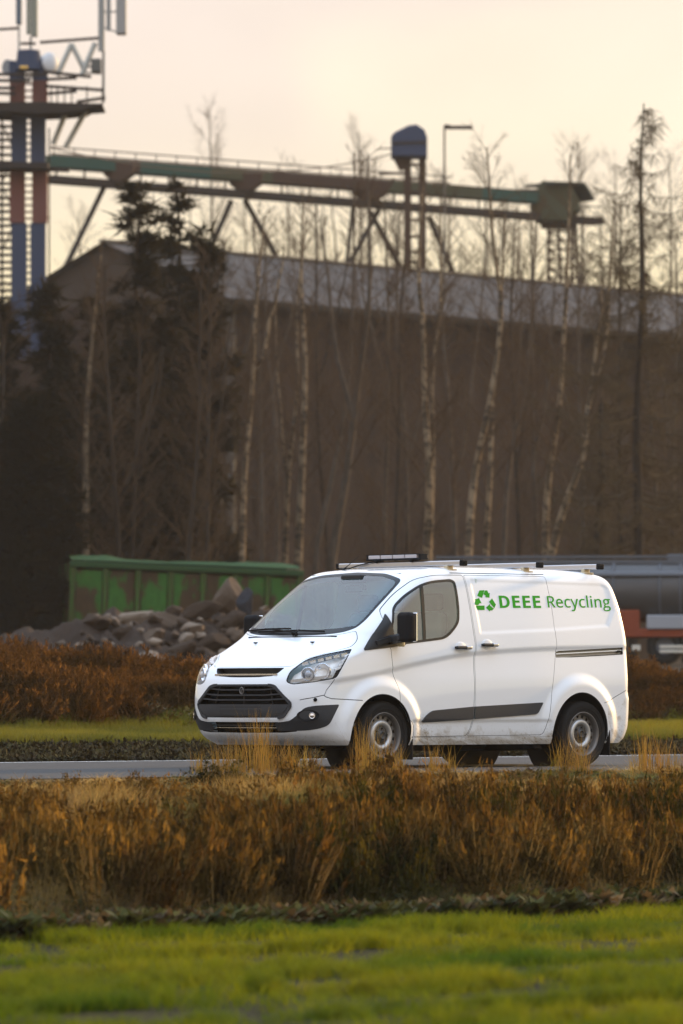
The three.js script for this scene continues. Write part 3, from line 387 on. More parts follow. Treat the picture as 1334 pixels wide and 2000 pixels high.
// evergreens
const clump = (() => { const R = rng(5), w = new Wood(); for (let i = 0; i < 26; i++) { const d = V(R() - 0.5, R() * 0.9 - 0.25, R() - 0.5).normalize(), a = V((R() - 0.5) * 0.25, (R() - 0.5) * 0.12, (R() - 0.5) * 0.25), side = V(R() - 0.5, R() - 0.5, R() - 0.5).normalize(); w.blade(a, a.clone().addScaledVector(d, 0.22 + 0.22 * R()), 0.035, side); } return w.geo(); })();
function merged(g, ms) { const p = g.attributes.position, n = p.count, I = g.index.array, P = new Float32Array(n * ms.length * 3), N = new Float32Array(P.length), X = new Uint32Array(I.length * ms.length), v = new THREE.Vector3(), nm = new THREE.Matrix3(); ms.forEach((m, k) => { nm.getNormalMatrix(m); for (let i = 0; i < n; i++) { v.fromBufferAttribute(p, i).applyMatrix4(m).toArray(P, (k * n + i) * 3); v.fromBufferAttribute(g.attributes.normal, i).applyMatrix3(nm).normalize().toArray(N, (k * n + i) * 3); } for (let i = 0; i < I.length; i++) X[k * I.length + i] = I[i] + k * n; }); const o = new THREE.BufferGeometry(); o.setAttribute('position', new THREE.BufferAttribute(P, 3)); o.setAttribute('normal', new THREE.BufferAttribute(N, 3)); o.setAttribute('uv', new THREE.BufferAttribute(new Float32Array(n * ms.length * 2), 2)); o.setIndex(new THREE.BufferAttribute(X, 1)); return o; }
function pine(label, px, top, D, wide, o = {}) {
  const R = rng(Math.floor(px * 3 + top)), g = at(px, 1100, D), yb = groundY(g.x, -D), H = EYE + (HORIZON - top) * D / FOCAL - yb, t = thing('pine_tree', label, 'tree', [g.x, yb - 0.1, -D], 0, 'dark evergreens at the left');
  const trunk = new Wood(), along = []; for (let i = 0; i <= 14; i++) along.push(V(Math.sin(i * 0.7 + px) * 0.12 * i / 14, H * i / 14, Math.cos(i + px) * 0.08)); trunk.limb(along, o.r ?? 0.2, 0.03, 8);
  const cl = [], m = new THREE.Matrix4(), q = new THREE.Quaternion(), e = new THREE.Euler(), from = o.from ?? 0.08; let nb = o.n ?? 70;
  for (let i = 0; i < nb; i++) {
    const u = from + (1 - from) * (i + R()) / nb, y = H * Math.min(0.985, u), th = R() * Math.PI * 2, L = wide * (o.shape ? o.shape(u) : 1.05 - 0.92 * u) * (0.55 + 0.6 * R()), tilt = mix(-0.12, 0.5, u), P = [V(0, y, 0)]; for (let k = 1; k <= 4; k++) P.push(V(Math.cos(th) * L * k / 4, y + L * (tilt * k / 4 + 0.12 * (k / 4) ** 2) + (R() - 0.5) * 0.15, Math.sin(th) * L * k / 4));
    trunk.limb(P, 0.035 * (1.2 - u), 0.008, 4);
    const c = Math.max(3, Math.round(L * (o.dense ?? 8))); for (let k = 0; k < c; k++) { const s = 0.25 + 0.8 * R(), j = Math.min(3, Math.floor(s * 4)), p = P[j].clone().lerp(P[j + 1], Math.min(1.2, s * 4 - j)); p.add(V((R() - 0.5) * 0.7 * L * 0.5, (R() - 0.5) * 0.35, (R() - 0.5) * 0.7 * L * 0.5)); const sc = 0.7 + 0.9 * R(); cl.push(m.clone().compose(p, q.clone().setFromEuler(e.set((R() - 0.5) * 0.8, R() * 6.28, (R() - 0.5) * 0.8)), V(sc * 1.25, sc * 0.75, sc * 1.25))); }
  }
  part('trunk', trunk.geo(), darkBark, t);
  part('crown', merged(clump, cl), needleM, t);
}
[['evergreen at the left edge under the mast', 10, 600, 148, 2.6], ['evergreen left of the pale far left birch', 95, 560, 153, 2.6], ['evergreen right behind the pale far left birch', 185, 590, 156, 2.6], ['tall evergreen with its tip against the sky under the conveyor', 268, 352, 152, 2.2, { shape: (u) => u > 0.72 ? 0.24 + 0.16 * Math.sin((u - 0.72) * 14) : 1 - 0.6 * u, n: 80, dense: 7 }], ['evergreen with an open top under the conveyor roller housings', 345, 372, 155, 2.2, { shape: (u) => u > 0.75 ? 0.30 : 1 - 0.65 * u, n: 66, dense: 6 }], ['evergreen beside the corner of the hall roof', 400, 470, 150, 1.5, { shape: (u) => 0.9 - 0.35 * u }], ['low dark evergreen nearest the container end', 55, 780, 140, 2.6], ['second evergreen beyond the left edge', -70, 620, 150, 2.8], ['low dark evergreen over the container', 230, 800, 158, 2.5], ['evergreen filling the wood over the left end of the container', 140, 690, 160, 2.4], ['evergreen filling the wood left of the broad grey birch', 310, 640, 161, 2.4], ['low evergreen below the mast at the left edge', 25, 830, 144, 2.2], ['low evergreen beside the broad grey birch', 375, 760, 159, 2.0]].forEach((a) => pine(...a));
// larches at the right
function larch(label, px, top, D, wide, seed) {
  const R = rng(seed), g = at(px, 1080, D), yb = groundY(g.x, -D), H = EYE + (HORIZON - top) * D / FOCAL - yb, t = thing('larch_tree', label, 'tree', [g.x, yb - 0.1, -D], 0, 'bare larches at the right'), tr = new Wood(), w = new Wood(), A = []; for (let i = 0; i <= 16; i++) A.push(V((i / 16) * 0.25 + Math.sin(i * 0.9 + seed) * 0.05, H * i / 16, 0)); tr.limb(A, 0.19, 0.02, 9); part('trunk', tr.geo(), darkBark, t);
  for (let i = 0; i < 150; i++) {
    const u = 0.10 + 0.90 * (i + R()) / 150, y = H * Math.min(u, 0.992), th = R() * 6.283, L = wide * Math.min(1, 1.55 * (1.04 - u) + 0.07) * (0.3 + 0.95 * R()), P = []; for (let k = 0; k <= 5; k++) { const s = k / 5; P.push(V(u * 0.25 + Math.cos(th) * L * s, y + L * (-0.10 * s - 0.25 * s * (1 - s) + 0.18 * s * s * s) + (R() - 0.5) * 0.07, Math.sin(th) * L * s)); }
    w.limb(P, 0.026 * (1.25 - u), 0.006, 4);
    for (let k = 0; k < 20 * L + 5; k++) { const s = 0.1 + 0.9 * R(), j = Math.min(4, Math.floor(s * 5)), p = P[j].clone().lerp(P[j + 1], s * 5 - j), e = p.clone().add(V((R() - 0.5) * 0.6, -0.05 - 0.35 * R(), (R() - 0.5) * 0.6)); w.limb([p, e], 0.009, 0.004, 3); if (R() < 0.7) w.limb([p.clone().lerp(e, 0.5), e.clone().add(V((R() - 0.5) * 0.3, -0.15 * R(), (R() - 0.5) * 0.3))], 0.006, 0.003, 3); }
  }
  part('crown', w.geo(), larchM, t);
}
larch('tall dark larch whose spreading top stands against the sky at the right', 1240, 195, 146, 3.5, 11);
larch('second larch cut by the right edge of the picture', 1345, 480, 152, 2.2, 12);
larch('slim larch with fine drooping twigs below the conveyor end', 1165, 560, 165, 1.6, 13);
// ------------------------------------------------------------------ grass and weeds
function bladeGeo(n, h, w, spread, lean, seed, seg = 3) {
  const R = rng(seed), p = [], I = [], nn = [], u = [];
  for (let i = 0; i < n; i++) {
    const th = R() * 6.283, a = R() * 6.283, r = spread * Math.sqrt(R()), H = h * (0.6 + 0.55 * R()), b = lean * (0.3 + R()), ox = Math.cos(a) * r, oz = Math.sin(a) * r, dx = Math.cos(th), dz = Math.sin(th), k = p.length / 3;
    for (let s = 0; s <= seg; s++) { const t = s / seg, y = H * t * (1 - 0.25 * b * t), q = b * H * t * t, W = w * (1 - t * 0.92) * (0.7 + 0.6 * R()); p.push(ox + dx * q - dz * W, y, oz + dz * q + dx * W, ox + dx * q + dz * W, y, oz + dz * q - dx * W); nn.push(dx, 0.5, dz, dx, 0.5, dz); u.push(0, t, 1, t); if (s < seg) I.push(k + s * 2, k + s * 2 + 1, k + s * 2 + 2, k + s * 2 + 1, k + s * 2 + 3, k + s * 2 + 2); }
  }
  const g = new THREE.BufferGeometry(); g.setAttribute('position', new THREE.Float32BufferAttribute(p, 3)); g.setAttribute('normal', new THREE.Float32BufferAttribute(nn, 3)); g.setAttribute('uv', new THREE.Float32BufferAttribute(u, 2)); g.setIndex(I); g.computeVertexNormals(); return g;
}
function weedGeo(stems, h, seed, leafy) { // dry stalks with side shoots, seed heads and curled leaves
  const R = rng(seed), w = new Wood();
  for (let i = 0; i < stems; i++) {
    const th = R() * 6.283, r = 0.10 * Math.sqrt(R()), H = h * (0.55 + 0.6 * R()), ln = 0.25 * (R() + 0.2), P = []; for (let k = 0; k <= 4; k++) { const t = k / 4; P.push(V(Math.cos(th) * (r + ln * H * t * t), H * t, Math.sin(th) * (r + ln * H * t * t))); } w.limb(P, 0.0045, 0.002, 3);
    for (let k = 0; k < leafy; k++) { const s = 0.15 + 0.85 * R(), j = Math.min(3, Math.floor(s * 4)), p = P[j].clone().lerp(P[j + 1], s * 4 - j), d = V(R() - 0.5, R() * 0.9 - 0.3, R() - 0.5).normalize(), L = (0.03 + 0.055 * R()) * (1.2 - 0.5 * s); w.blade(p, p.clone().addScaledVector(d, L), 0.004 + 0.007 * R(), V(R() - 0.5, R() - 0.5, R() - 0.5).normalize()); }
    for (let k = 0; k < 9; k++) { const p = P[4].clone().add(V((R() - 0.5) * 0.05, -0.10 * R(), (R() - 0.5) * 0.05)); w.blade(p, p.clone().add(V((R() - 0.5) * 0.04, 0.03 + 0.03 * R(), (R() - 0.5) * 0.04)), 0.007, V(R() - 0.5, 0, R() - 0.5).normalize()); }
  }
  const g = w.geo(); return g;
}
function leafGeo(n, size, seed) { // low broad-leaved weeds
  const R = rng(seed), p = [], I = [];
  for (let i = 0; i < n; i++) { const th = R() * 6.283, e = 0.2 + 0.9 * R(), L = size * (0.5 + 0.7 * R()), W = L * 0.22, d = V(Math.cos(th) * Math.cos(e), Math.sin(e), Math.sin(th) * Math.cos(e)), s = V(-Math.sin(th), (R() - 0.5) * 0.6, Math.cos(th)), o = V((R() - 0.5) * size, R() * size * 0.6, (R() - 0.5) * size), k = p.length / 3; for (const v of [o, o.clone().addScaledVector(d, L * 0.45).addScaledVector(s, W), o.clone().addScaledVector(d, L * 0.45).addScaledVector(s, -W), o.clone().addScaledVector(d, L).add(V(0, -L * 0.15, 0))]) p.push(v.x, v.y, v.z); I.push(k, k + 1, k + 2, k + 1, k + 3, k + 2); }
  const g = new THREE.BufferGeometry(); g.setAttribute('position', new THREE.Float32BufferAttribute(p, 3)); g.setAttribute('uv', new THREE.Float32BufferAttribute(new Float32Array(p.length / 3 * 2), 2)); g.setIndex(I); g.computeVertexNormals(); return g;
}
const leafMat = (t = 0.35, gloss = 0.2) => new THREE.MeshPhysicalMaterial({ color: col(1, 1, 1), roughness: 1, specularIntensity: gloss, transmission: t, thickness: 0, side: THREE.DoubleSide });
const Mx = new THREE.Matrix4(), Qx = new THREE.Quaternion(), UPV = V(0, 1, 0);
const Ex = new THREE.Euler(); const placed = (x, y, z, turn, sx, sy = sx, tx = 0, tz = 0) => Mx.clone().compose(V(x, y, z), Qx.clone().setFromEuler(Ex.set(tx, turn, tz, 'YXZ')), V(sx, sy, sx));
function sow(n, seed, q0, q1, half, fn) { // scatter over a band of the road's axes, as wide as the view and a margin
  const R = rng(seed), M = [], C = [];
  for (let i = 0; i < n; i++) {
    const q = mix(q0, q1, R()), D = (-VAN.z) + q / 0.72, s = (R() * 2 - 1) * half + 1.15 - q * 0.967, [x, z] = fromSQ(s, q), o = fn(s, q, x, z, R);
    if (!o) continue;
    M.push(placed(x, groundY(x, z) + (o.y ?? 0), z, R() * 6.283, o.w ?? o.h, o.h, (R() - 0.5) * (o.tilt ?? 0.3), (R() - 0.5) * (o.tilt ?? 0.3))); C.push(o.c);
  }
  return [M, C];
}
const underSight = (D, row) => EYE + (HORIZON - row) * D / FOCAL; // height at which a plant would reach a given row of the picture
const cap = (h, tall, x, z, row) => Math.max(0.05, Math.min(h, (underSight(-z, row) - groundY(x, z)) / tall));
const vary = (a, b, t, R, j = 0.25) => { const k = 1 + (R() - 0.5) * 2 * j; return col(mix(a[0], b[0], t) * k, mix(a[1], b[1], t) * k, mix(a[2], b[2], t) * k); };
{ // the young crop in the field, sown in rows along the road, with wheel tracks left bare
  const track = (q) => Math.abs(q + 14.75) < 0.30 || Math.abs(q + 16.55) < 0.20 || Math.abs(q + 18.4) < 0.20 || Math.abs(q + 12.9) < 0.14 || Math.abs(q + 20) < 0.12;
  const [M, C] = sow(150000, 3, -34, -11.3, 8.5, (s, q, x, z, R) => {
    const edge = -11.7 + (fbm(s * 1.2, 3, 1, 4) - 0.5) * 2.4; if (q > edge) return null;
    const n = clamp(fbm(s * 0.4, q * 1.9, 11, 4) * 1.5 - 0.25), bare = fbm(s * 0.8, q * 3.4, 4, 3); if ((track(q + (n - 0.5) * 0.3) && R() < 0.93) || (bare < 0.40 && R() < 0.8)) return null;
    const cl = fbm(s * 2.6, q * 3.4, 15, 3); const st = fbm(s * 0.22, q * 2.4, 44, 4); if ((cl < 0.45 && R() < 0.75) || (st < 0.455 && R() < 0.9)) return null;
    return { h: 0.35 + 0.3 * n + 0.75 * smooth(0.38, 0.68, cl) * (0.5 + 0.6 * R()), w: 1.0, tilt: 0.5, c: vary([0.060, 0.104, 0.003], [0.205, 0.190, 0.004], clamp(n * 1.5 - 0.3 + 0.3 * R()), R) };
  });
  stuff('field_crop', bladeGeo(9, 0.13, 0.0042, 0.075, 0.9, 1), leafMat(0.55, 0.08), M, C, 'low bright green young crop covering the field in front', 'crop');
}
{ // tall dead grass and weeds on the bank
  const drop = (x, z) => 22 * (1 - smooth(380, 520, 667 + x * FOCAL / -z)); const hue = (s, q, R, k = 1) => { const n = fbm(s * 0.8 + 4, q * 0.7, 131, 4) + (R() - 0.5) * 0.16, m = fbm(s * 2.4, q * 1.6, 17, 2); const c = n < 0.44 ? vary([0.085, 0.085, 0.018], [0.16, 0.13, 0.025], R(), R, 0.4) : n < 0.55 ? vary([0.20, 0.12, 0.034], [0.33, 0.18, 0.05], R(), R, 0.4) : vary([0.34, 0.205, 0.048], [0.52, 0.32, 0.085], R(), R, 0.35); return c.multiplyScalar(k * (0.75 + 0.8 * m)); };
  const patch = (s, q) => fbm(s * 0.55, q * 0.35, 21, 3);
  const A = sow(26000, 8, -11.3, -4.2, 9, (s, q, x, z, R) => { const n = patch(s, q), k = fbm(s * 1.6, q * 1.1, 2, 3), low = smooth(-8.4, -10.4, q); if (R() < low * 0.35 || k < 0.30) return null; const top = smooth(-8.2, -5.6, q); return { h: cap((0.5 + 0.75 * k) * (1 - 0.3 * low), 0.46, x, z, 1642 + drop(x, z) - 190 * fbm(s * 1.5, q * 1.0, 71, 4) - 16 * R()), w: 0.95, tilt: 0.6, c: hue(s, q, R, mix(0.8, 1, top) * (1 - 0.5 * low)) }; });
  stuff('bank_grass', bladeGeo(16, 0.46, 0.005, 0.13, 0.7, 5, 4), leafMat(0.5), A[0], A[1], 'tall dry brown grass covering the road bank', 'grass');
  const B = sow(6200, 9, -11.2, -4.3, 9, (s, q, x, z, R) => { const n = fbm(s * 0.6, q * 0.5, 55, 3); if (n < 0.46 && R() < 0.85) return null; const top = smooth(-6.5, -4.0, q); return { h: cap(0.7 + 0.75 * R(), 0.48, x, z, 1642 + drop(x, z) - 185 * fbm(s * 1.7, q * 1.0, 61, 4) - 22 * R()), w: 1, tilt: 0.7, c: hue(s, q, R, 0.9) }; });
  stuff('bank_weeds', weedGeo(11, 0.46, 6, 18), leafMat(0.45), B[0], B[1], 'rust brown dead weeds standing in the bank grass', 'weeds');
  const C = sow(34000, 10, -11.7, -4.3, 9, (s, q, x, z, R) => { const n = fbm(s * 0.6 + 9, q * 0.45, 35, 3), foot = smooth(-8.2, -9.8, q); if (n < 0.52 - 0.30 * foot && R() < 0.9) return null; const old = R(); const top = smooth(-6.5, -4.2, q); return { h: cap((0.8 + 0.7 * R()) * (1 + 0.7 * foot * fbm(s * 1.4, q, 8, 3)), 0.26, x, z, 1556 + drop(x, z) - 26 * R()), c: vary(old < 0.35 ? [0.07, 0.045, 0.018] : foot > 0.5 ? [0.030, 0.036, 0.009] : [0.070, 0.068, 0.014], old < 0.35 ? [0.15, 0.09, 0.035] : foot > 0.5 ? [0.085, 0.075, 0.018] : [0.170, 0.140, 0.022], R(), R, 0.45) }; });
  stuff('bank_leaves', leafGeo(40, 0.085, 7), leafMat(0.3), C[0], C[1], 'olive green low leafy weeds between the dead grass of the bank', 'weeds');
  // taller tufts on the crest, some reaching in front of the van
  const R = rng(40), M = [], K = [];
  const tufts = [[455, 1508, 1.0], [475, 1508, 1.2], [500, 1510, 1.5], [520, 1508, 1.4], [540, 1512, 1.1], [560, 1512, 1.0], [430, 1512, 0.9], [585, 1512, 0.9], [610, 1512, 0.7], [705, 1510, 1.1], [720, 1512, 1.3], [745, 1514, 0.9], [770, 1514, 0.8], [850, 1512, 0.8], [880, 1512, 0.7], [1100, 1508, 0.8], [1125, 1508, 1.1], [1140, 1508, 0.9], [1240, 1510, 0.7], [1262, 1508, 1.3], [1280, 1508, 1.2], [1300, 1512, 0.8], [1330, 1512, 0.9], [392, 1514, 0.6]];
  for (const [px, py, h] of tufts) for (let i = 0; i < 5; i++) { const D = 46.5 + R() * 2.2, x = (px + (R() - 0.5) * 26 - 667) * D / FOCAL; M.push(placed(x, groundY(x, -D) - 0.02, -D, R() * 6.28, 0.7, h * (0.7 + 0.5 * R()) * 0.62)); K.push(vary([0.21, 0.105, 0.020], [0.26, 0.17, 0.030], R(), R, 0.3)); }
  stuff('crest_grass', bladeGeo(14, 0.62, 0.005, 0.09, 0.4, 15, 4), leafMat(0.45), M, K, 'golden tufts of grass on the crest of the bank before the van', 'grass');
}
{ // the far verge and the rough ground behind it
  const E = sow(9000, 17, 5.75, 9.2, 12, (s, q, x, z, R) => ({ h: 0.5 + 0.7 * R(), tilt: 0.8, c: vary([0.026, 0.018, 0.010], [0.055, 0.045, 0.016], R(), R, 0.4) }));  // low dark plants added to deepen the tone of the shoulder strip
  stuff('shoulder_plants', leafGeo(24, 0.07, 27), leafMat(0.1), E[0], E[1], 'low dark brown plants added along the far road shoulder', 'litter');
  const A = sow(16000, 18, 8.9, 12.4, 12, (s, q, x, z, R) => { const n = fbm(s * 0.8, q, 3, 3); return { h: 0.4 + 0.5 * n + 0.3 * R(), w: 1, c: vary([0.10, 0.100, 0.010], [0.24, 0.190, 0.014], clamp(n * 1.8 - 0.4), R) }; });
  stuff('verge_grass', bladeGeo(12, 0.22, 0.006, 0.12, 0.6, 25), leafMat(0.45), A[0], A[1], 'yellow green grass verge along the far side of the road', 'grass');
  const B = sow(14000, 19, 11.8, 27, 13, (s, q, x, z, R) => { const n = fbm(s * 0.35, q * 0.3, 13, 3); if (n < 0.40 && R() < 0.75) return null; const px = 667 + x * FOCAL / -z, right = smooth(120, 400, px) * 0.7; return { h: cap((0.45 + 1.1 * n), 0.52, x, z, mix(1412, 1462, right) - 220 * fbm(s * 0.8, q * 0.5, 91, 4) + 20 * R()), w: 1.3, tilt: 0.9, c: vary([0.190, 0.105, 0.038], [0.430, 0.225, 0.070], clamp(n * 2.2 - 0.6), R, 0.35) }; });
  stuff('rough_weeds', weedGeo(14, 0.5, 16, 24), leafMat(0.45), B[0], B[1], 'rust brown dead weeds and ferns growing beyond the verge', 'weeds');
  const C = sow(6000, 20, 11.8, 40, 14, (s, q, x, z, R) => ({ h: cap(0.5 + 0.7 * R(), 0.5, x, z, 1320), tilt: 0.8, c: vary([0.060, 0.036, 0.014], [0.110, 0.070, 0.025], R(), R, 0.35) }));
  stuff('rough_undergrowth', leafGeo(34, 0.17, 17), leafMat(0.2), C[0], C[1], 'dark brown undergrowth below the dead weeds', 'weeds');
}
// ------------------------------------------------------------------ the van (own axes: x forward, y up, z to its right; the near side is z < 0)
const van = thing('delivery_van', 'white panel van with green recycling lettering driving along the road', 'van', VAN.toArray(), TURN);
{
  // side silhouette of the nose, windscreen and roof: height, front x, depth of the rounded front, its squareness
  const FRONT = [[0.24, 2.30, 0.42, 4.2], [0.27, 2.36, 0.42, 4.2], [0.30, 2.42, 0.42, 4.2], [0.36, 2.49, 0.42, 4.2], [0.42, 2.52, 0.42, 4.2], [0.52, 2.56, 0.42, 4.2], [0.70, 2.565, 0.42, 4.2], [0.82, 2.55, 0.42, 4.3], [0.90, 2.525, 0.42, 4.5], [0.97, 2.48, 0.40, 5], [1.02, 2.435, 0.38, 5.8], [1.06, 2.37, 0.35, 6.3], [1.12, 2.27, 0.34, 7], [1.20, 2.11, 0.40, 7.3], [1.28, 1.96, 0.42, 7.6], [1.345, 1.85, 0.40, 8], [1.40, 1.785, 0.38, 8], [1.60, 1.525, 0.38, 8], [1.80, 1.255, 0.38, 8], [1.92, 1.085, 0.38, 8], [1.98, 0.99, 0.36, 8], [2.02, 0.90, 0.35, 7], [2.045, 0.75, 0.33, 6], [2.06, 0.60, 0.3, 5], [2.075, 0.38, 0.28, 4.5], [2.085, 0.10, 0.25, 4], [2.092, -0.30, 0.1, 3]];
  const WIDE = [[0.24, 0.90], [0.30, 0.932], [0.40, 0.955], [0.60, 0.972], [0.90, 0.980], [1.05, 0.975], [1.20, 0.965], [1.40, 0.945], [1.60, 0.915], [1.80, 0.880], [1.92, 0.852], [1.98, 0.825], [2.02, 0.785], [2.045, 0.725], [2.06, 0.65], [2.075, 0.52], [2.085, 0.36], [2.092, 0.06]];
  const REAR = [[0.24, -2.14, 0.12], [0.30, -2.20, 0.13], [0.45, -2.235, 0.13], [0.70, -2.235, 0.13], [0.78, -2.215, 0.13], [1.28, -2.215, 0.13], [1.60, -2.175, 0.13], [1.85, -2.11, 0.14], [1.95, -2.06, 0.15], [2.0, -2.00, 0.17], [2.03, -1.92, 0.2], [2.05, -1.82, 0.22], [2.07, -1.6, 0.25], [2.085, -1.2, 0.25], [2.092, -0.8, 0.05]];
  function pchip(tab, k) { // monotone cubic through a table
    const n = tab.length, x = tab.map((r) => r[0]), y = tab.map((r) => r[k]), d = [], m = [];
    for (let i = 0; i < n - 1; i++) d.push((y[i + 1] - y[i]) / (x[i + 1] - x[i]));
    for (let i = 0; i < n; i++) { if (i === 0) m.push(d[0]); else if (i === n - 1) m.push(d[n - 2]); else m.push(d[i - 1] * d[i] <= 0 ? 0 : 2 * d[i - 1] * d[i] / (d[i - 1] + d[i])); }
    return (q) => { q = clamp(q, x[0], x[n - 1]); let i = 0; while (i < n - 2 && q > x[i + 1]) i++; const h = x[i + 1] - x[i], t = (q - x[i]) / h, a = t * t, b = a * t; return (2 * b - 3 * a + 1) * y[i] + (b - 2 * a + t) * h * m[i] + (3 * a - 2 * b) * y[i + 1] + (b - a) * h * m[i + 1]; };
  }
  const fX = pchip(FRONT, 1), fD = pchip(FRONT, 2), fA = pchip(FRONT, 3), fW = pchip(WIDE, 1), fR = pchip(REAR, 1), fC = pchip(REAR, 2);
  const creaseTab = [[-2.2, 1.27], [-1.03, 1.25], [0.25, 1.185], [1.0, 1.085], [1.75, 0.955], [2.2, 0.90]], crease = pchip(creaseTab, 1);
  const ARCH = [[1.548, 0.335, 0.425, 0.425], [-1.385, 0.335, 0.43, 0.445]];
  function inRound(px, py, poly) { // signed distance to a polygon, positive inside
    let best = 1e9, inside = false;
    for (let i = 0, j = poly.length - 1; i < poly.length; j = i++) {
      const [ax, ay] = poly[j], [bx, by] = poly[i], t = clamp(((px - ax) * (bx - ax) + (py - ay) * (by - ay)) / ((bx - ax) ** 2 + (by - ay) ** 2));
      best = Math.min(best, Math.hypot(px - ax - t * (bx - ax), py - ay - t * (by - ay)));
      if ((ay > py) !== (by > py) && px < (bx - ax) * (py - ay) / (by - ay) + ax) inside = !inside;
    }
    return inside ? best : -best;
  }
  const PANEL = [[0.15, 1.945], [-1.86, 1.93], [-1.95, 1.89], [-2.0, 1.64], [-1.88, 1.47], [-1.03, 1.42], [0.09, 1.375]];
  function relief(x, y) { // what stands out of or sinks into the side
    let o = 0;
    for (const [cx, cy, rx, ry] of ARCH) { const r = Math.hypot((x - cx) / (rx / 0.43), (y - cy) / (ry / 0.43)); o += 0.036 * (1 - smooth(0.50, 0.635, r)) * smooth(0.2, 0.5, y + 0.25); }
    const t = crease(x) - y;
    if (t > -0.02) o -= 0.016 * smooth(-0.016, 0.045, t) * (1 - smooth(0.05, 0.42, t));
    o -= 0.007 * smooth(-0.005, 0.03, inRound(x, y, PANEL));
    if (y < 0.5) o -= 0.012 * smooth(0.50, 0.47, y) * smooth(1.13, 1.1, x) * smooth(-0.95, -0.9, x);
    return o;
  }
  const taper = (x) => 1 - 0.028 * smooth(-0.6, -2.2, x);
  const sideM = (x, y) => fW(y) * taper(x) + relief(x, y);
  const noseX = (z, y) => { const s = Math.min(0.9999, Math.abs(z) / fW(y)); return fX(y) - fD(y) * (1 - Math.sqrt(1 - Math.pow(s, fA(y)))); };
  const NF = 96, NS = 260, NC = 12, NR = 22, N = NF + NS + NC + NR + 1;
  function resample(pts, n) { const L = [0]; for (let i = 1; i < pts.length; i++) L.push(L[i - 1] + Math.hypot(pts[i][0] - pts[i - 1][0], pts[i][1] - pts[i - 1][1])); const out = []; let j = 1; for (let k = 0; k < n; k++) { const t = L[L.length - 1] * k / n; while (L[j] < t && j < L.length - 1) j++; const u = clamp((t - L[j - 1]) / (L[j] - L[j - 1] || 1)); out.push([mix(pts[j - 1][0], pts[j][0], u), mix(pts[j - 1][1], pts[j][1], u)]); } return out; }
  function ring(y) {
    const W = fW(y), xF = fX(y), d = fD(y), a = fA(y), xR = fR(y), rc = Math.min(fC(y), W * 0.6), cap = [];
    for (let i = 0; i <= 260; i++) { const s = 1 - Math.pow(1 - i / 260, 3); cap.push([xF - d * (1 - Math.sqrt(1 - Math.pow(s, a))), W * s]); }
    const out = resample(cap, NF).map(([x, m], i, all) => { const p = all[Math.max(0, i - 1)], q = all[Math.min(NF - 1, i + 1)], tx = q[0] - p[0], tm = q[1] - p[1], l = Math.hypot(tx, tm) || 1; const k = (Math.abs(tx) / l) ** 2; return [x, m + relief(x, y) * k]; });
    const x1 = xF - d, x2 = xR + rc, We = W * taper(x2);
    for (let i = 0; i < NS; i++) { const x = mix(x1, x2, i / NS); out.push([x, W * taper(x) + relief(x, y)]); }
    const e = relief(x2, y);
    for (let i = 0; i < NC; i++) { const p = i / NC * Math.PI / 2; out.push([x2 - rc * Math.sin(p), We + e * (1 - i / NC) - rc * (1 - Math.cos(p))]); }
    for (let i = 0; i <= NR; i++) out.push([xR - 0.02 * smooth(0, 1, i / NR), (We - rc) * (1 - i / NR)]);
    return out;
  }
  const Y = []; for (let y = 0.245; y < 1.96; y += 0.014) Y.push(y); for (let y = 1.962; y < 2.06; y += 0.007) Y.push(y); for (let y = 2.06; y < 2.0921; y += 0.004) Y.push(y); Y.push(2.092);
  const P0 = [], U0 = [], T0 = [];
  Y.forEach((y, j) => { let arc = 0; ring(y).forEach(([x, m], i, all) => { if (i) arc += Math.hypot(x - all[i - 1][0], m - all[i - 1][1]); P0.push(x, y, -Math.max(m, 0)); U0.push(arc / 6.4, y / 2.2); }); });
  for (let j = 0; j < Y.length - 1; j++) for (let i = 0; i < N - 1; i++) { const a = j * N + i, b = a + 1, c = a + N, d = c + 1; T0.push([a, b, c], [b, d, c]); }
  const g0 = new THREE.BufferGeometry(); g0.setAttribute('position', new THREE.Float32BufferAttribute(P0, 3)); g0.setIndex(T0.flat()); g0.computeVertexNormals();
  const N0 = Array.from(g0.attributes.normal.array);
  if (N0[(40 * N + NF + 100) * 3 + 2] > 0) { for (const t of T0) [t[1], t[2]] = [t[2], t[1]]; for (let i = 0; i < N0.length; i++) N0[i] *= -1; }
  for (let j = 0; j < Y.length; j++) for (const i of [0, N - 1]) { const k = (j * N + i) * 3; N0[k + 2] = 0; const l = Math.hypot(N0[k], N0[k + 1]) || 1; N0[k] /= l; N0[k + 1] /= l; }

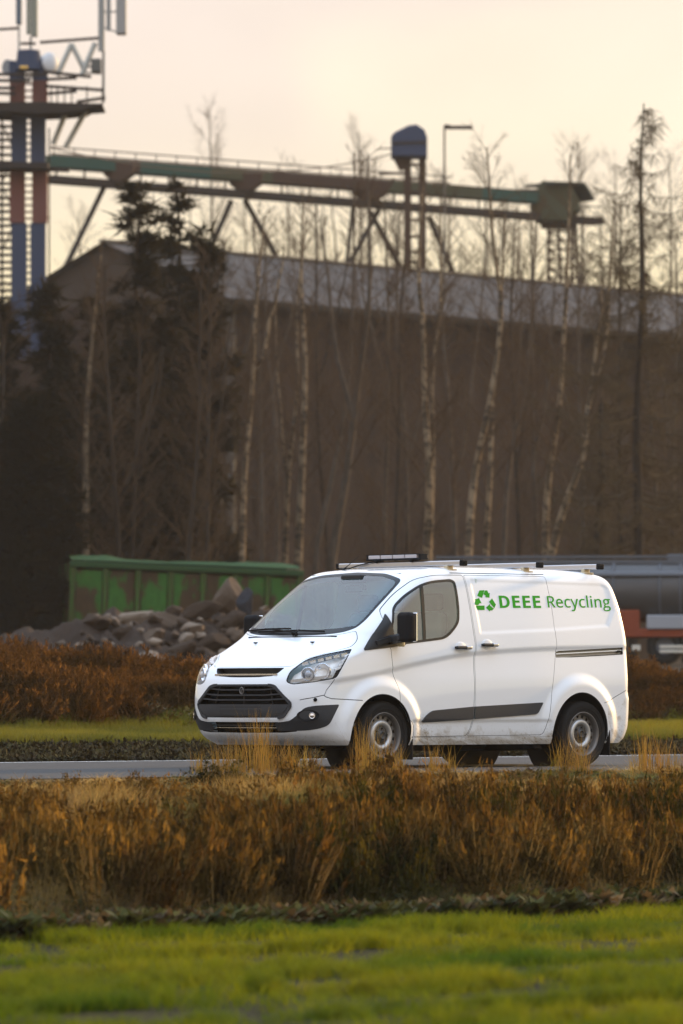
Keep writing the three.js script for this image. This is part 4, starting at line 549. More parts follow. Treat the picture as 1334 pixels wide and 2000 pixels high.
  class Skin { // the half shell, cut along outlines
    constructor() { this.P = P0.slice(); this.N = N0.slice(); this.U = U0.slice(); this.T = T0.map((t) => t.slice()); }
    add(a, b, t) { const k = this.P.length / 3; for (let c = 0; c < 3; c++) { this.P.push(mix(this.P[a * 3 + c], this.P[b * 3 + c], t)); this.N.push(mix(this.N[a * 3 + c], this.N[b * 3 + c], t)); } for (let c = 0; c < 2; c++) this.U.push(mix(this.U[a * 2 + c], this.U[b * 2 + c], t)); return k; }
    cut(list, poly, view) { // returns [inside, outside]
      const P = this.P, Nn = this.N, pr = view.map, cache = new Map(), uv = (i) => { let v = cache.get(i); if (!v) { v = pr(P[i * 3], P[i * 3 + 1], -P[i * 3 + 2]); cache.set(i, v); } return v; };
      let x0 = 1e9, x1 = -1e9, y0 = 1e9, y1 = -1e9; for (const [x, y] of poly) { x0 = Math.min(x0, x); x1 = Math.max(x1, x); y0 = Math.min(y0, y); y1 = Math.max(y1, y); }
      const out = []; let cand = [];
      for (const t of list) {
        const a = uv(t[0]), b = uv(t[1]), c = uv(t[2]);
        if (Math.min(a[0], b[0], c[0]) > x1 || Math.max(a[0], b[0], c[0]) < x0 || Math.min(a[1], b[1], c[1]) > y1 || Math.max(a[1], b[1], c[1]) < y0) { out.push(t); continue; }
        const n = [0, 1, 2].map((k) => Nn[t[0] * 3 + k] + Nn[t[1] * 3 + k] + Nn[t[2] * 3 + k]);
        if (!view.ok(n[0] / 3, n[1] / 3, -n[2] / 3, P[t[0] * 3], -P[t[0] * 3 + 2])) { out.push(t); continue; }
        cand.push(t);
      }
      for (let e = 0; e < poly.length; e++) {
        const [ax, ay] = poly[e], [bx, by] = poly[(e + 1) % poly.length], L = Math.hypot(bx - ax, by - ay); if (L < 1e-6) continue;
        const ux = (bx - ax) / L, uy = (by - ay) / L, next = [];
        for (const t of cand) {
          const q = t.map(uv), d = q.map(([x, y]) => (x - ax) * -uy + (y - ay) * ux).map((v) => Math.abs(v) < 1e-7 ? 0 : v);
          if (Math.max(...d) <= 0 || Math.min(...d) >= 0) { next.push(t); continue; }
          const s = q.map(([x, y]) => (x - ax) * ux + (y - ay) * uy);
          if (Math.max(...s) < -1e-6 || Math.min(...s) > L + 1e-6) { next.push(t); continue; }
          const pos = [], neg = [];
          for (let i = 0; i < 3; i++) { const j = (i + 1) % 3; if (d[i] >= 0) pos.push(t[i]); if (d[i] <= 0) neg.push(t[i]); if (d[i] * d[j] < 0) { const v = this.add(t[i], t[j], d[i] / (d[i] - d[j])); pos.push(v); neg.push(v); } }
          for (const f of [pos, neg]) for (let i = 1; i < f.length - 1; i++) next.push([f[0], f[i], f[i + 1]]);
        }
        cand = next;
      }
      const inside = [];
      for (const t of cand) { const q = t.map(uv); (inRound((q[0][0] + q[1][0] + q[2][0]) / 3, (q[0][1] + q[1][1] + q[2][1]) / 3, poly) > 0 ? inside : out).push(t); }
      return [inside, out];
    }
    geo(list, flip, push = 0) { // push moves along the normal
      const map = new Map(), p = [], n = [], u = [], I = [];
      for (const t of list) for (const v of flip ? [t[0], t[2], t[1]] : t) { let k = map.get(v); if (k === undefined) { k = map.size; map.set(v, k); const z = flip ? -1 : 1; const nx = this.N[v * 3], ny = this.N[v * 3 + 1], nz = this.N[v * 3 + 2], l = Math.hypot(nx, ny, nz) || 1; p.push(this.P[v * 3] + push * nx / l, this.P[v * 3 + 1] + push * ny / l, z * (this.P[v * 3 + 2] + push * nz / l)); n.push(nx / l, ny / l, z * nz / l); u.push(this.U[v * 2], this.U[v * 2 + 1]); } I.push(k); }
      const g = new THREE.BufferGeometry(); g.setAttribute('position', new THREE.Float32BufferAttribute(p, 3)); g.setAttribute('normal', new THREE.Float32BufferAttribute(n, 3)); g.setAttribute('uv', new THREE.Float32BufferAttribute(u, 2)); g.setIndex(I); return g;
    }
  }
  const SIDE = { map: (x, y, m) => [x, y], ok: (nx, ny, nm, x, m) => nm > 0.28 && m > 0.5 };
  const NOSE = { map: (x, y, m) => [m, y], ok: (nx, ny, nm, x, m) => x > 0.4 && nx > 0.12 };
  const QUARTER = { map: (x, y, m) => [0.7193 * x - 0.6947 * m, y], ok: (nx, ny, nm, x, m) => 0.6947 * nx + 0.7193 * nm > 0.12 && m > 0.25 };
  function fillet(pts, r) { // rounds the corners of an outline
    const out = [], n = pts.length;
    pts.forEach((p, i) => { const a = pts[(i + n - 1) % n], b = pts[(i + 1) % n], R = p[2] ?? r, la = Math.hypot(a[0] - p[0], a[1] - p[1]), lb = Math.hypot(b[0] - p[0], b[1] - p[1]), k = Math.min(R, la * 0.45, lb * 0.45); const A = [p[0] + (a[0] - p[0]) / la * k, p[1] + (a[1] - p[1]) / la * k], B = [p[0] + (b[0] - p[0]) / lb * k, p[1] + (b[1] - p[1]) / lb * k]; for (let j = 0; j <= 4; j++) { const t = j / 4; out.push([(1 - t) ** 2 * A[0] + 2 * t * (1 - t) * p[0] + t * t * B[0], (1 - t) ** 2 * A[1] + 2 * t * (1 - t) * p[1] + t * t * B[1]]); } });
    return out;
  }
  function inset(poly, d) { // moves an outline inwards
    const n = poly.length; let area = 0; for (let i = 0; i < n; i++) { const a = poly[i], b = poly[(i + 1) % n]; area += a[0] * b[1] - b[0] * a[1]; } const s = Math.sign(area);
    return poly.map((p, i) => { const a = poly[(i + n - 1) % n], b = poly[(i + 1) % n]; let e1 = [p[0] - a[0], p[1] - a[1]], e2 = [b[0] - p[0], b[1] - p[1]]; const l1 = Math.hypot(...e1) || 1, l2 = Math.hypot(...e2) || 1; const n1 = [-e1[1] / l1 * s, e1[0] / l1 * s], n2 = [-e2[1] / l2 * s, e2[0] / l2 * s]; let nx = n1[0] + n2[0], ny = n1[1] + n2[1]; const l = Math.hypot(nx, ny) || 1; nx /= l; ny /= l; const k = d / Math.max(0.4, nx * n1[0] + ny * n1[1]); return [p[0] + nx * k, p[1] + ny * k]; });
  }
  function strip(pts, w) { const A = [], B = []; pts.forEach((p, i) => { const a = pts[Math.max(0, i - 1)], b = pts[Math.min(pts.length - 1, i + 1)], dx = b[0] - a[0], dy = b[1] - a[1], l = Math.hypot(dx, dy) || 1; A.push([p[0] - dy / l * w / 2, p[1] + dx / l * w / 2]); B.unshift([p[0] + dy / l * w / 2, p[1] - dx / l * w / 2]); }); return [...A, ...B]; }
  const ellipse = (cx, cy, rx, ry, n = 40) => Array.from({ length: n }, (_, i) => [cx + rx * Math.cos(i / n * 2 * Math.PI), cy + ry * Math.sin(i / n * 2 * Math.PI)]);

  // outlines, in metres
  const DOOR = [[0.230, 1.985, .03], [0.66, 1.977, .1], [0.926, 1.932, .1], [1.20, 1.78, .2], [1.424, 1.61, .05], [1.448, 1.545, .06], [1.422, 1.24], [1.396, 1.215], [1.385, 1.062, .1], [1.372, 0.969, .1], [1.314, 0.834, .1], [1.305, 0.60], [1.10, 0.45], [1.075, 0.322], [0.282, 0.328, .03], [0.222, 0.427, .1], [0.207, 0.632, .1], [0.198, 1.104, .1], [0.168, 1.252, .06], [0.188, 1.42, .1], [0.207, 1.747, .1]];
  const SLIDE = [[0.218, 1.985, .03], [-1.003, 1.992, .03], [-1.038, 1.593, .1], [-1.038, 1.416, .05], [-1.051, 1.272, .04], [-1.028, 1.143, .1], [-0.988, 0.972, .1], [-0.927, 0.684, .1], [-0.865, 0.423, .1], [-0.826, 0.335, .03], [0.270, 0.328, .03], [0.210, 0.427, .1], [0.195, 0.632, .1], [0.186, 1.104, .1], [0.156, 1.252, .06], [0.176, 1.42, .1], [0.195, 1.747, .1]];
  const WIN = [[1.39, 1.25, .02], [1.372, 1.43, .05], [1.30, 1.62, .06], [1.251, 1.671, .1], [1.101, 1.772, .1], [0.88, 1.877, .1], [0.704, 1.918, .1], [0.427, 1.939, .05], [0.366, 1.915, .05], [0.355, 1.805, .1], [0.358, 1.62, .1], [0.381, 1.502, .1], [0.434, 1.441, .05], [0.543, 1.355, .08], [0.635, 1.318, .08], [0.911, 1.290, .1], [1.185, 1.264, .1]];
  const TRI = [[1.395, 1.575, .02], [1.444, 1.514, .05], [1.601, 1.375, .1], [1.772, 1.212, .02], [1.765, 1.196, .02], [1.407, 1.228, .1], [1.175, 1.258, .02], [1.175, 1.30, .03], [1.325, 1.305, .04], [1.352, 1.455, .05]];
  const GLASS = [[-0.2, 1.352], [0.05, 1.352, .1], [0.30, 1.355, .1], [0.575, 1.368, .1], [0.70, 1.385, .1], [0.785, 1.425, .03], [0.80, 1.50, .05], [0.765, 1.80, .1], [0.742, 1.925, .05], [0.60, 1.965, .08], [0.45, 1.992, .08], [0.0, 2.012, .1], [-0.2, 2.012]];
  const BONNET = [[-0.2, 1.030], [0.50, 1.030, .02], [0.583, 1.034, .04], [0.640, 1.108, .03], [0.72, 1.143, .05], [0.803, 1.172, .05], [0.905, 1.228, .03], [0.885, 1.30, .05], [0.853, 1.345, .04], [0.81, 1.395, .02], [0.70, 1.368, .05], [0.575, 1.353, .05], [0.30, 1.341, .1], [-0.2, 1.337]];
  const LAMP = [[1.392, 0.882, .04], [1.352, 0.985, .05], [1.185, 1.110, .08], [1.021, 1.155, .08], [0.724, 1.214, .02], [0.791, 1.084, .06], [0.883, 0.915, .04], [1.124, 0.872, .1], [1.328, 0.852, .04]];
  const FOG = [[0.853, 0.655, .02], [0.955, 0.447, .05], [1.06, 0.412, .05], [1.175, 0.395, .1], [1.47, 0.387, .03], [1.50, 0.47, .02], [1.36, 0.485, .04], [1.275, 0.545, .05], [1.205, 0.622, .04], [1.10, 0.643, .05]];
  const SLOT = [[-0.2, 1.022], [0.50, 1.022, .015], [0.46, 0.975, .02], [0.40, 0.940, .03], [0.20, 0.928, .05], [-0.2, 0.925]];
  const GRILLE = [[-0.2, 0.850], [0.41, 0.848, .04], [0.47, 0.835, .03], [0.675, 0.672, .04], [0.68, 0.64, .03], [0.60, 0.54, .05], [0.55, 0.522, .04], [-0.2, 0.520]];
  const LOWG = [[-0.2, 0.478], [0.56, 0.478, .02], [0.74, 0.505, .02], [0.70, 0.385, .02], [0.55, 0.372, .02], [-0.2, 0.366]];
  const SEAM1 = [[1.12, 0.640], [1.06, 0.705], [1.03, 0.735], [0.985, 0.727], [0.93, 0.712], [0.62, 0.690]].map(([u, y]) => [u, y]);
  const SEAM1b = [[1.25, 0.70], [1.10, 0.726], [1.01, 0.747], [0.985, 0.73], [0.93, 0.712], [0.62, 0.695]], SEAM2 = [[1.003, 0.745], [0.98, 0.80], [0.925, 0.87], [0.90, 0.905]];
  const RAIL = [[-1.035, 1.205, .004], [-2.09, 1.25, .004], [-2.09, 1.185, .004], [-1.035, 1.14, .004]];
  const BUMPER = [[-1.735, 0.665], [-2.6, 0.85], [-2.6, 0.1], [-1.70, 0.1]];
  const MOULD = [[[0.962, 0.474, .03], [0.90, 0.545, .06], [0.815, 0.592, .06], [0.214, 0.632, .006], [0.219, 0.504, .006]], [[0.200, 0.632, .006], [-0.815, 0.674, .02], [-0.735, 0.556, .05], [-0.66, 0.549, .05], [0.206, 0.505, .006]]];

  // materials
  const dirtNoise = (u, v) => { // road dirt thrown on the paint: specks and streaks that thin out away from the sills and wheels
    const x = 2.14 + 1.25 - u * 6.4, y = v * 2.2; let c = [0.755, 0.77, 0.775];
    const film = fbm(u * 60, v * 26, 2, 4), speck = fbm(u * 640, v * 210, 6, 2);
    const near = Math.exp(-Math.max(0, y - 0.30) / 0.10) * (x < 1.2 && x > -1.0 ? 1 : 0.5) + 1.1 * Math.exp(-(((x - 1.06) / 0.10) ** 2 + ((y - 0.40) / 0.13) ** 2)) + 0.7 * Math.exp(-(((x + 0.92) / 0.07) ** 2 + ((y - 0.36) / 0.14) ** 2)) + (x < -1.75 && y < 0.72 ? 0.45 : 0);
    const k = clamp((film - 0.72 + Math.min(near, 1.1) * 0.36) * 2.2, 0, 0.45) * smooth(0.12, 0.4, near) * (x < 1.3 ? 1 : 0.3) + (speck > 0.80 - 0.16 * near ? 0.4 * Math.min(1, near * 1.4) : 0);
    const d = [0.30, 0.23, 0.13]; c = c.map((q, i) => mix(q, d[i], clamp(k)));
    return c;
  };
  const paintMap = texture(2048, 704, dirtNoise);
  const white = new THREE.MeshPhysicalMaterial({ map: paintMap, roughness: 0.42, clearcoat: 1, clearcoatRoughness: 0.06 });
  const plain = new THREE.MeshPhysicalMaterial({ color: col(0.755, 0.77, 0.775), roughness: 0.4, clearcoat: 1, clearcoatRoughness: 0.06 });
  const rubber = std(0.012, 0.012, 0.013, 0.8), black = std(0.018, 0.019, 0.021, 0.5), trim = std(0.030, 0.032, 0.036, 0.55), gloss = new THREE.MeshPhysicalMaterial({ color: col(0.008, 0.009, 0.011), roughness: 0.4, specularIntensity: 0.5 });
  const glass = new THREE.MeshPhysicalMaterial({ color: col(0.56, 0.88, 0.92), transmission: 1, roughness: 0.0, thickness: 0, ior: 1.72 });
  const sideGlass = new THREE.MeshPhysicalMaterial({ color: col(0.78, 0.92, 0.78), transmission: 1, roughness: 0.0, thickness: 0, ior: 2.4 });
  const lens = new THREE.MeshPhysicalMaterial({ color: col(0.97, 0.98, 1), transmission: 1, roughness: 0.0, thickness: 0, ior: 1.35 });
  const chrome = std(0.75, 0.75, 0.76, 0.12, { metalness: 1 }), alloy = std(0.50, 0.50, 0.52, 0.3, { metalness: 1 }), silverPaint = std(0.46, 0.45, 0.43, 0.38, { metalness: 0.6 });
  const steel = std(0.16, 0.15, 0.14, 0.5, { metalness: 0.6 }), tyreM = std(0.020, 0.019, 0.018, 0.85), under = std(0.015, 0.014, 0.013, 0.9), grey = std(0.30, 0.31, 0.31, 0.8), seatM = std(0.16, 0.17, 0.165, 0.9), green = std(0.035, 0.26, 0.022, 0.5);

  // near half: every opening, panel and joint
  const A = new Skin(); let T = A.T, r;
  const gaps = [], take = (poly, view) => { r = A.cut(T, poly, view); T = r[1]; return r[0]; };
  const groove = (poly, view) => { gaps.push(...take(poly, view)); };
  for (const [cx, cy, rx, ry] of ARCH) { take(ellipse(cx, cy, rx, ry, 56), SIDE); take([[cx - rx * 0.985, 0.1], [cx + rx * 0.985, 0.1], [cx + rx * 0.985, cy], [cx - rx * 0.985, cy]].map(([x, y]) => [x, y]), SIDE); }
  // windscreen: black ceramic border round a clear pane
  let scr = take(fillet(GLASS, 0.02), NOSE); r = A.cut(scr, fillet(inset(GLASS, 0.028).map((p, i) => [i === 0 || i === GLASS.length - 1 ? -0.2 : p[0], p[1] + (GLASS[i][1] < 1.39 ? 0.026 : 0), GLASS[i][2]]), 0.03), NOSE); const screenGlass = r[0], screenRim = r[1];
  // door glass, frame and mirror corner
  const WIN_IN = fillet(inset(fillet(WIN, 0.02), 0.024), 0.01);
  const lampT = take(fillet(LAMP, 0.02), QUARTER); r = A.cut(lampT, inset(fillet(LAMP, 0.02), 0.010), QUARTER); const lampRim = r[1], lampLens = r[0];
  const fogT = take(fillet(FOG, 0.02), QUARTER);
  const slotT = take(fillet(SLOT, 0.01), NOSE); take(fillet(GRILLE, 0.02), NOSE); const lowT = take(fillet(LOWG, 0.02), NOSE);
  const triT = take(fillet(TRI, 0.02), SIDE);
  const winT = take(fillet(WIN, 0.02), SIDE); r = A.cut(winT, WIN_IN, SIDE); const winGlassAll = r[0], winFrame = r[1];
  r = A.cut(winGlassAll, [[0.836, 1.95], [0.878, 1.95], [0.936, 1.2], [0.897, 1.2]], SIDE); const winPost = r[0];
  r = A.cut(r[1], [[0.86, 2.1], [3, 2.1], [3, 1.0], [0.92, 1.0]], SIDE); const quarterLight = r[0], dropGlass = r[1];
  const bonnetT = take(fillet(BONNET, 0.02), NOSE); r = A.cut(bonnetT, fillet(inset(BONNET, 0.004).map((p, i) => [i === 0 || i === BONNET.length - 1 ? -0.2 : p[0], p[1], BONNET[i][2]]), 0.02), NOSE); const bonnet = r[0]; gaps.push(...r[1]);
  let doorT = take(fillet(DOOR, 0.02), SIDE); r = A.cut(doorT, inset(fillet(DOOR, 0.02), 0.0055), SIDE); gaps.push(...r[1]); doorT = r[0];
  let slideT = take(fillet(SLIDE, 0.02), SIDE); r = A.cut(slideT, inset(fillet(SLIDE, 0.02), 0.0045), SIDE); gaps.push(...r[1]); slideT = r[0];
  r = A.cut(doorT, fillet(MOULD[0], 0.02), SIDE); const mould0 = r[0]; doorT = r[1];
  r = A.cut(slideT, fillet(MOULD[1], 0.02), SIDE); const mould1 = r[0]; slideT = r[1];
  groove(strip(SEAM1b, 0.008), QUARTER); groove(strip(SEAM2, 0.006), QUARTER);
  groove(strip([[0.40, 2.002], [-1.01, 2.010], [-1.013, 2.0]], 0.008), SIDE);
  const railT = take(fillet(RAIL, 0.004), SIDE);
  groove(strip([[-1.735, 0.668], [-1.85, 0.695], [-2.12, 0.805]], 0.006), SIDE);
  const rearBumper = take(BUMPER, { map: SIDE.map, ok: (nx, ny, nm, x) => x < -1.6 && x > -9 });
  const sillT = take([[1.13, 0.318], [-0.96, 0.318], [-0.96, 0.2], [1.13, 0.2]], SIDE);
  const frontBumper = take([[1.25, 0.70], [1.10, 0.726], [1.01, 0.747], [0.985, 0.73], [0.93, 0.712], [0.62, 0.695], [0.40, 0.69], [0.40, 0.1], [3, 0.1], [3, 0.66]], { map: QUARTER.map, ok: (nx, ny, nm, x, m) => x > 1.4 && 0.6947 * nx + 0.7193 * nm > -0.6 });
  // far half: plain, with its openings
  const B = new Skin(); let F = B.T; const takeB = (poly, view) => { const q = B.cut(F, poly, view); F = q[1]; return q[0]; };
  for (const [cx, cy, rx, ry] of ARCH) { takeB(ellipse(cx, cy, rx, ry, 40), SIDE); takeB([[cx - rx * 0.985, 0.1], [cx + rx * 0.985, 0.1], [cx + rx * 0.985, cy], [cx - rx * 0.985, cy]], SIDE); }
  const scrB = takeB(fillet(GLASS, 0.02), NOSE); let q = B.cut(scrB, fillet(inset(GLASS, 0.028).map((p, i) => [i === 0 || i === GLASS.length - 1 ? -0.2 : p[0], p[1] + (GLASS[i][1] < 1.39 ? 0.026 : 0), GLASS[i][2]]), 0.03), NOSE); const screenGlassB = q[0], screenRimB = q[1];
  const lampTB = takeB(fillet(LAMP, 0.02), QUARTER), fogTB = takeB(fillet(FOG, 0.02), QUARTER), slotTB = takeB(fillet(SLOT, 0.01), NOSE); takeB(fillet(GRILLE, 0.02), NOSE); const lowTB = takeB(fillet(LOWG, 0.02), NOSE);
  const triTB = takeB(fillet(TRI, 0.02), SIDE), winTB = takeB(fillet(WIN, 0.02), SIDE);
  const bonnetTB = takeB(fillet(BONNET, 0.02), NOSE); q = B.cut(bonnetTB, fillet(inset(BONNET, 0.004).map((p, i) => [i === 0 || i === BONNET.length - 1 ? -0.2 : p[0], p[1], BONNET[i][2]]), 0.02), NOSE); const bonnetB = q[0], gapsB = q[1];

  part('body', join([A.geo(T), B.geo(F, true)]), white, van);
  part('bonnet', join([A.geo(bonnet), B.geo(bonnetB, true)]), white, van);
  part('front_bumper', A.geo(frontBumper), white, van);
  part('rear_bumper', A.geo(rearBumper), white, van, 'scuffed lower rear corner of the bumper');
  part('sill', A.geo(sillT, false, 0.006), white, van);
  part('panel_joint', join([A.geo(gaps, false, -0.012), B.geo(gapsB, true, -0.012)]), rubber, van);
  const door = part('front_door', A.geo(doorT), white, van), slide = part('sliding_door', A.geo(slideT), white, van);
  part('door_moulding', A.geo(mould0, false, 0.012), trim, door); part('door_moulding', A.geo(mould1, false, 0.012), trim, slide);
  for (const [m, p] of [[MOULD[0], door], [MOULD[1], slide]]) { // closes the edge of each moulding
    const o = fillet(m, 0.02), pos = [], I = []; o.forEach(([x, y], i) => { const z = sideM(x, y); pos.push(x, y, -z + 0.004, x, y, -z - 0.0118); const j = (i + 1) % o.length; I.push(i * 2, i * 2 + 1, j * 2, j * 2, i * 2 + 1, j * 2 + 1); });
    const g = new THREE.BufferGeometry(); g.setAttribute('position', new THREE.Float32BufferAttribute(pos, 3)); g.setIndex(I); g.computeVertexNormals(); part('moulding_edge', g, trim, p);
  }
  part('window_frame', join([A.geo(winFrame, false, 0.003), A.geo(winPost, false, 0.003)]), gloss, door);
  part('quarter_light', A.geo(quarterLight, false, -0.004), sideGlass, door); part('side_window', A.geo(dropGlass, false, -0.004), sideGlass, door);
  part('mirror_corner', join([A.geo(triT, false, 0.006), B.geo(triTB, true, 0.006)]), black, van);
  const farWin = part('far_side_window', B.geo(winTB, true, -0.004), glass, van); part('window_divider', bar(V(0.86, 1.89, 0.845), V(0.915, 1.29, 0.945), 0.04, 0.02), gloss, farWin);
  const wind = part('windscreen', join([A.geo(screenGlass), B.geo(screenGlassB, true)]), glass, van);
  part('windscreen_border', join([A.geo(screenRim, false, 0.002), B.geo(screenRimB, true, 0.002)]), gloss, wind);

  // nose: slot, grille, lower intake, number plate recess
  const back = (poly, deep) => { const s = new THREE.Shape(), R = poly.filter((p) => p[0] >= 0); R.forEach(([z, y], i) => i ? s.lineTo(z, y) : s.moveTo(z, y)); [...R].reverse().forEach(([z, y]) => s.lineTo(-z, y)); return new THREE.ShapeGeometry(s).rotateY(Math.PI / 2).translate(deep, 0, 0); };
  const wall = (poly, deep) => { const R = poly.filter((p) => p[0] >= 0), L = [...R, ...[...R].reverse().map(([z, y]) => [-z, y])], pos = [], I = []; L.forEach(([z, y], i) => { pos.push(noseX(z, y) + 0.001, y, z, deep, y, z); if (i < L.length - 1) I.push(i * 2, i * 2 + 1, i * 2 + 2, i * 2 + 2, i * 2 + 1, i * 2 + 3); }); const g = new THREE.BufferGeometry(); g.setAttribute('position', new THREE.Float32BufferAttribute(pos, 3)); g.setIndex(I); g.computeVertexNormals(); return g; };
  const noseBar = (z0, z1, y0, y1, h, d, out = 0, n = 24) => { const pts = [], G = []; for (let i = 0; i <= n; i++) { const z = mix(z0, z1, i / n), y = mix(y0, y1, i / n); pts.push(V(noseX(z, y) + out, y, z)); } for (let i = 0; i < n; i++) { const a = pts[i], b = pts[i + 1], g = new THREE.BoxGeometry(d, h, a.distanceTo(b) * 1.04); g.rotateY(Math.atan2(b.x - a.x, b.z - a.z)); G.push(g.translate((a.x + b.x) / 2, (a.y + b.y) / 2, (a.z + b.z) / 2)); } return G; };
  const slotP = fillet(SLOT, 0.01), grilleP = fillet(GRILLE, 0.02), lowP = fillet(LOWG, 0.02);
  const slot = part('upper_grille', join([back(slotP, 2.36), wall(slotP, 2.36)]), black, van); part('chrome_strip', noseBar(-0.46, 0.46, 0.955, 0.955, 0.016, 0.05, -0.012), chrome, slot);
  const grille = part('grille', join([back(grilleP, 2.42), wall(grilleP, 2.42)]), rubber, van);
  part('grille_frame', (() => { const G = [], o = grilleP.filter((p) => p[0] >= 0.001); for (const s of [-1, 1]) for (let i = 0; i < o.length - 1; i++) { const a = V(noseX(o[i][0], o[i][1]) + 0.004, o[i][1], s * o[i][0]), b = V(noseX(o[i + 1][0], o[i + 1][1]) + 0.004, o[i + 1][1], s * o[i + 1][0]); if (a.distanceTo(b) > 1e-4) G.push(bar(a, b, 0.022, 0.03)); } G.push(...noseBar(-0.42, 0.42, 0.848, 0.848, 0.020, 0.03, 0.002)); return G; })(), trim, grille);
  for (const [y, w, bend] of [[0.802, 0.475, 0], [0.748, 0.545, 0], [0.700, 0.60, 0]]) part('slat', [...noseBar(-w, -w * 0.62, y + 0.012, y, 0.014, 0.035, -0.02, 8), ...noseBar(-w * 0.62, w * 0.62, y, y, 0.014, 0.035, -0.02), ...noseBar(w * 0.62, w, y, y + 0.012, 0.014, 0.035, -0.02, 8)], trim, grille);
  for (const z of [-0.40, 0, 0.40]) part('upright', bar(V(noseX(z, 0.75) - 0.04, 0.665, z * 1.05), V(noseX(z, 0.75) - 0.05, 0.845, z * 0.93), 0.012), black, grille);
  part('badge', [new THREE.TorusGeometry(0.026, 0.006, 8, 24).rotateY(Math.PI / 2).scale(1, 1.25, 1).translate(noseX(0, 0.79) - 0.001, 0.793, 0), box(0.008, 0.036, 0.007, noseX(0, 0.79) - 0.001, 0.786, 0.004).rotateX(0), box(0.008, 0.007, 0.022, noseX(0, 0.79) - 0.001, 0.802, -0.004)], steel, grille);
  const plateHolder = part('number_plate_holder', (() => { const G = []; for (let y = 0.53; y < 0.655; y += 0.018) { const w = mix(0.57, 0.675, (y - 0.53) / 0.125) ; G.push(...noseBar(-w, w, y + 0.009, y + 0.009, 0.0185, 0.03, -0.012 + 0.012 * Math.sin((y - 0.53) / 0.125 * 3))); } return G; })(), trim, van);
  part('plate_mount', (() => { const n = 16, G = []; for (let i = 0; i < n; i++) { const z0 = mix(-0.30, 0.30, i / n), z1 = mix(-0.30, 0.30, (i + 1) / n); G.push(box(0.016, 0.092, 0.0376, noseX((z0 + z1) / 2, 0.59) + 0.007, 0.588, (z0 + z1) / 2)); } return G; })(), black, plateHolder);
  const low = part('lower_grille', join([A.geo(lowT, false, -0.045), B.geo(lowTB, true, -0.045), wall(lowP, 2.36)]), rubber, van);
  part('chrome_strip', noseBar(-0.46, 0.46, 0.420, 0.420, 0.009, 0.02, -0.018), chrome, low); part('slat', noseBar(-0.62, 0.62, 0.445, 0.445, 0.010, 0.02, -0.03), black, low);
  part('bumper_lip', (() => { const G = []; for (const s of [1]) G.push(...noseBar(-0.70, 0.70, 0.262, 0.262, 0.06, 0.10, -0.17, 30)); return G; })(), under, van);
  const edgeOf = (poly, skin, far, deep) => { // skirt that closes the edge of a piece cut out of the quarter
    const pos = [], I = []; poly.forEach(([u, y], i) => { let m = 0.5; for (let k = 0; k < 40; k++) { const x = (u + 0.6947 * m) / 0.7193; const fx = noseX(m, y); if (x < fx) m += 0.02; else m -= 0.01; m = clamp(m, 0, 0.97); } const x = (u + 0.6947 * m) / 0.7193, z = far ? m : -m; pos.push(x, y, z, x - deep * 0.6947, y, z - (far ? deep : -deep) * 0.7193); const j = (i + 1) % poly.length; I.push(i * 2, i * 2 + 1, j * 2, j * 2, i * 2 + 1, j * 2 + 1); });
    const g = new THREE.BufferGeometry(); g.setAttribute('position', new THREE.Float32BufferAttribute(pos, 3)); g.setIndex(I); g.computeVertexNormals(); return g;
  };
  const onNose = (u, y, out = 0) => { let lo = 0.0, hi = 0.975; for (let k = 0; k < 50; k++) { const m = (lo + hi) / 2; if ((u + 0.6947 * m) / 0.7193 < noseX(m, y)) lo = m; else hi = m; } const m = (lo + hi) / 2; return V((u + 0.6947 * m) / 0.7193 + out * 0.6947, y, -m - out * 0.7193); };
  for (const far of [false, true]) { // headlamps and fog lamps, left and right
    const S = far ? B : A, mir = (g) => { if (!far) return g; g = g.clone().scale(1, 1, -1); if (g.index) { const a = g.index.array; for (let i = 0; i < a.length; i += 3) [a[i + 1], a[i + 2]] = [a[i + 2], a[i + 1]]; } else { g.computeVertexNormals(); } return g; };
    const lamp = part('headlamp', S.geo(far ? lampTB : lampLens, far, -0.002), lens, van);
    if (!far) part('lamp_seal', S.geo(lampRim, far, -0.004), rubber, lamp);
    part('lamp_housing', S.geo(far ? lampTB : lampT, far, -0.075), std(0.88, 0.86, 0.80, 0.4), lamp);
    const face = (u, y, deep) => { const p = onNose(u, y, -deep); return p; }, aim = new THREE.Quaternion().setFromUnitVectors(V(0, 0, 1), V(0.88, 0, -0.47).normalize());
    const bowl = (u, y, R, deep) => { const p = face(u, y, deep); return mir(new THREE.LatheGeometry([[0.02, -0.05], [R * 0.6, -0.035], [R * 0.9, -0.008], [R, 0.012], [R + 0.008, 0.012], [R + 0.008, -0.01]].map(([a, b]) => new THREE.Vector2(a, b)), 28).rotateX(Math.PI / 2).applyQuaternion(aim).translate(p.x, p.y, p.z)); };
    part('reflector', [bowl(1.165, 0.958, 0.062, 0.050), bowl(1.02, 0.985, 0.075, 0.055)], chrome, lamp);
    { const p = face(1.165, 0.958, 0.035); part('projector', mir(new THREE.SphereGeometry(0.036, 20, 12).scale(1, 1, 0.6).applyQuaternion(aim).translate(p.x, p.y, p.z)), new THREE.MeshPhysicalMaterial({ color: col(0.35, 0.36, 0.38), roughness: 0.05, clearcoat: 1 }), lamp); }
    part('indicator', [0, 1, 2, 3, 4, 5].map((i) => { const a = face(1.22 - i * 0.075, 1.055 + i * 0.018, 0.03), b = face(1.16 - i * 0.075, 1.07 + i * 0.018, 0.03); return mir(bar(a, b, 0.045, 0.03)); }), std(0.6, 0.62, 0.66, 0.2, { metalness: 0.8 }), lamp);
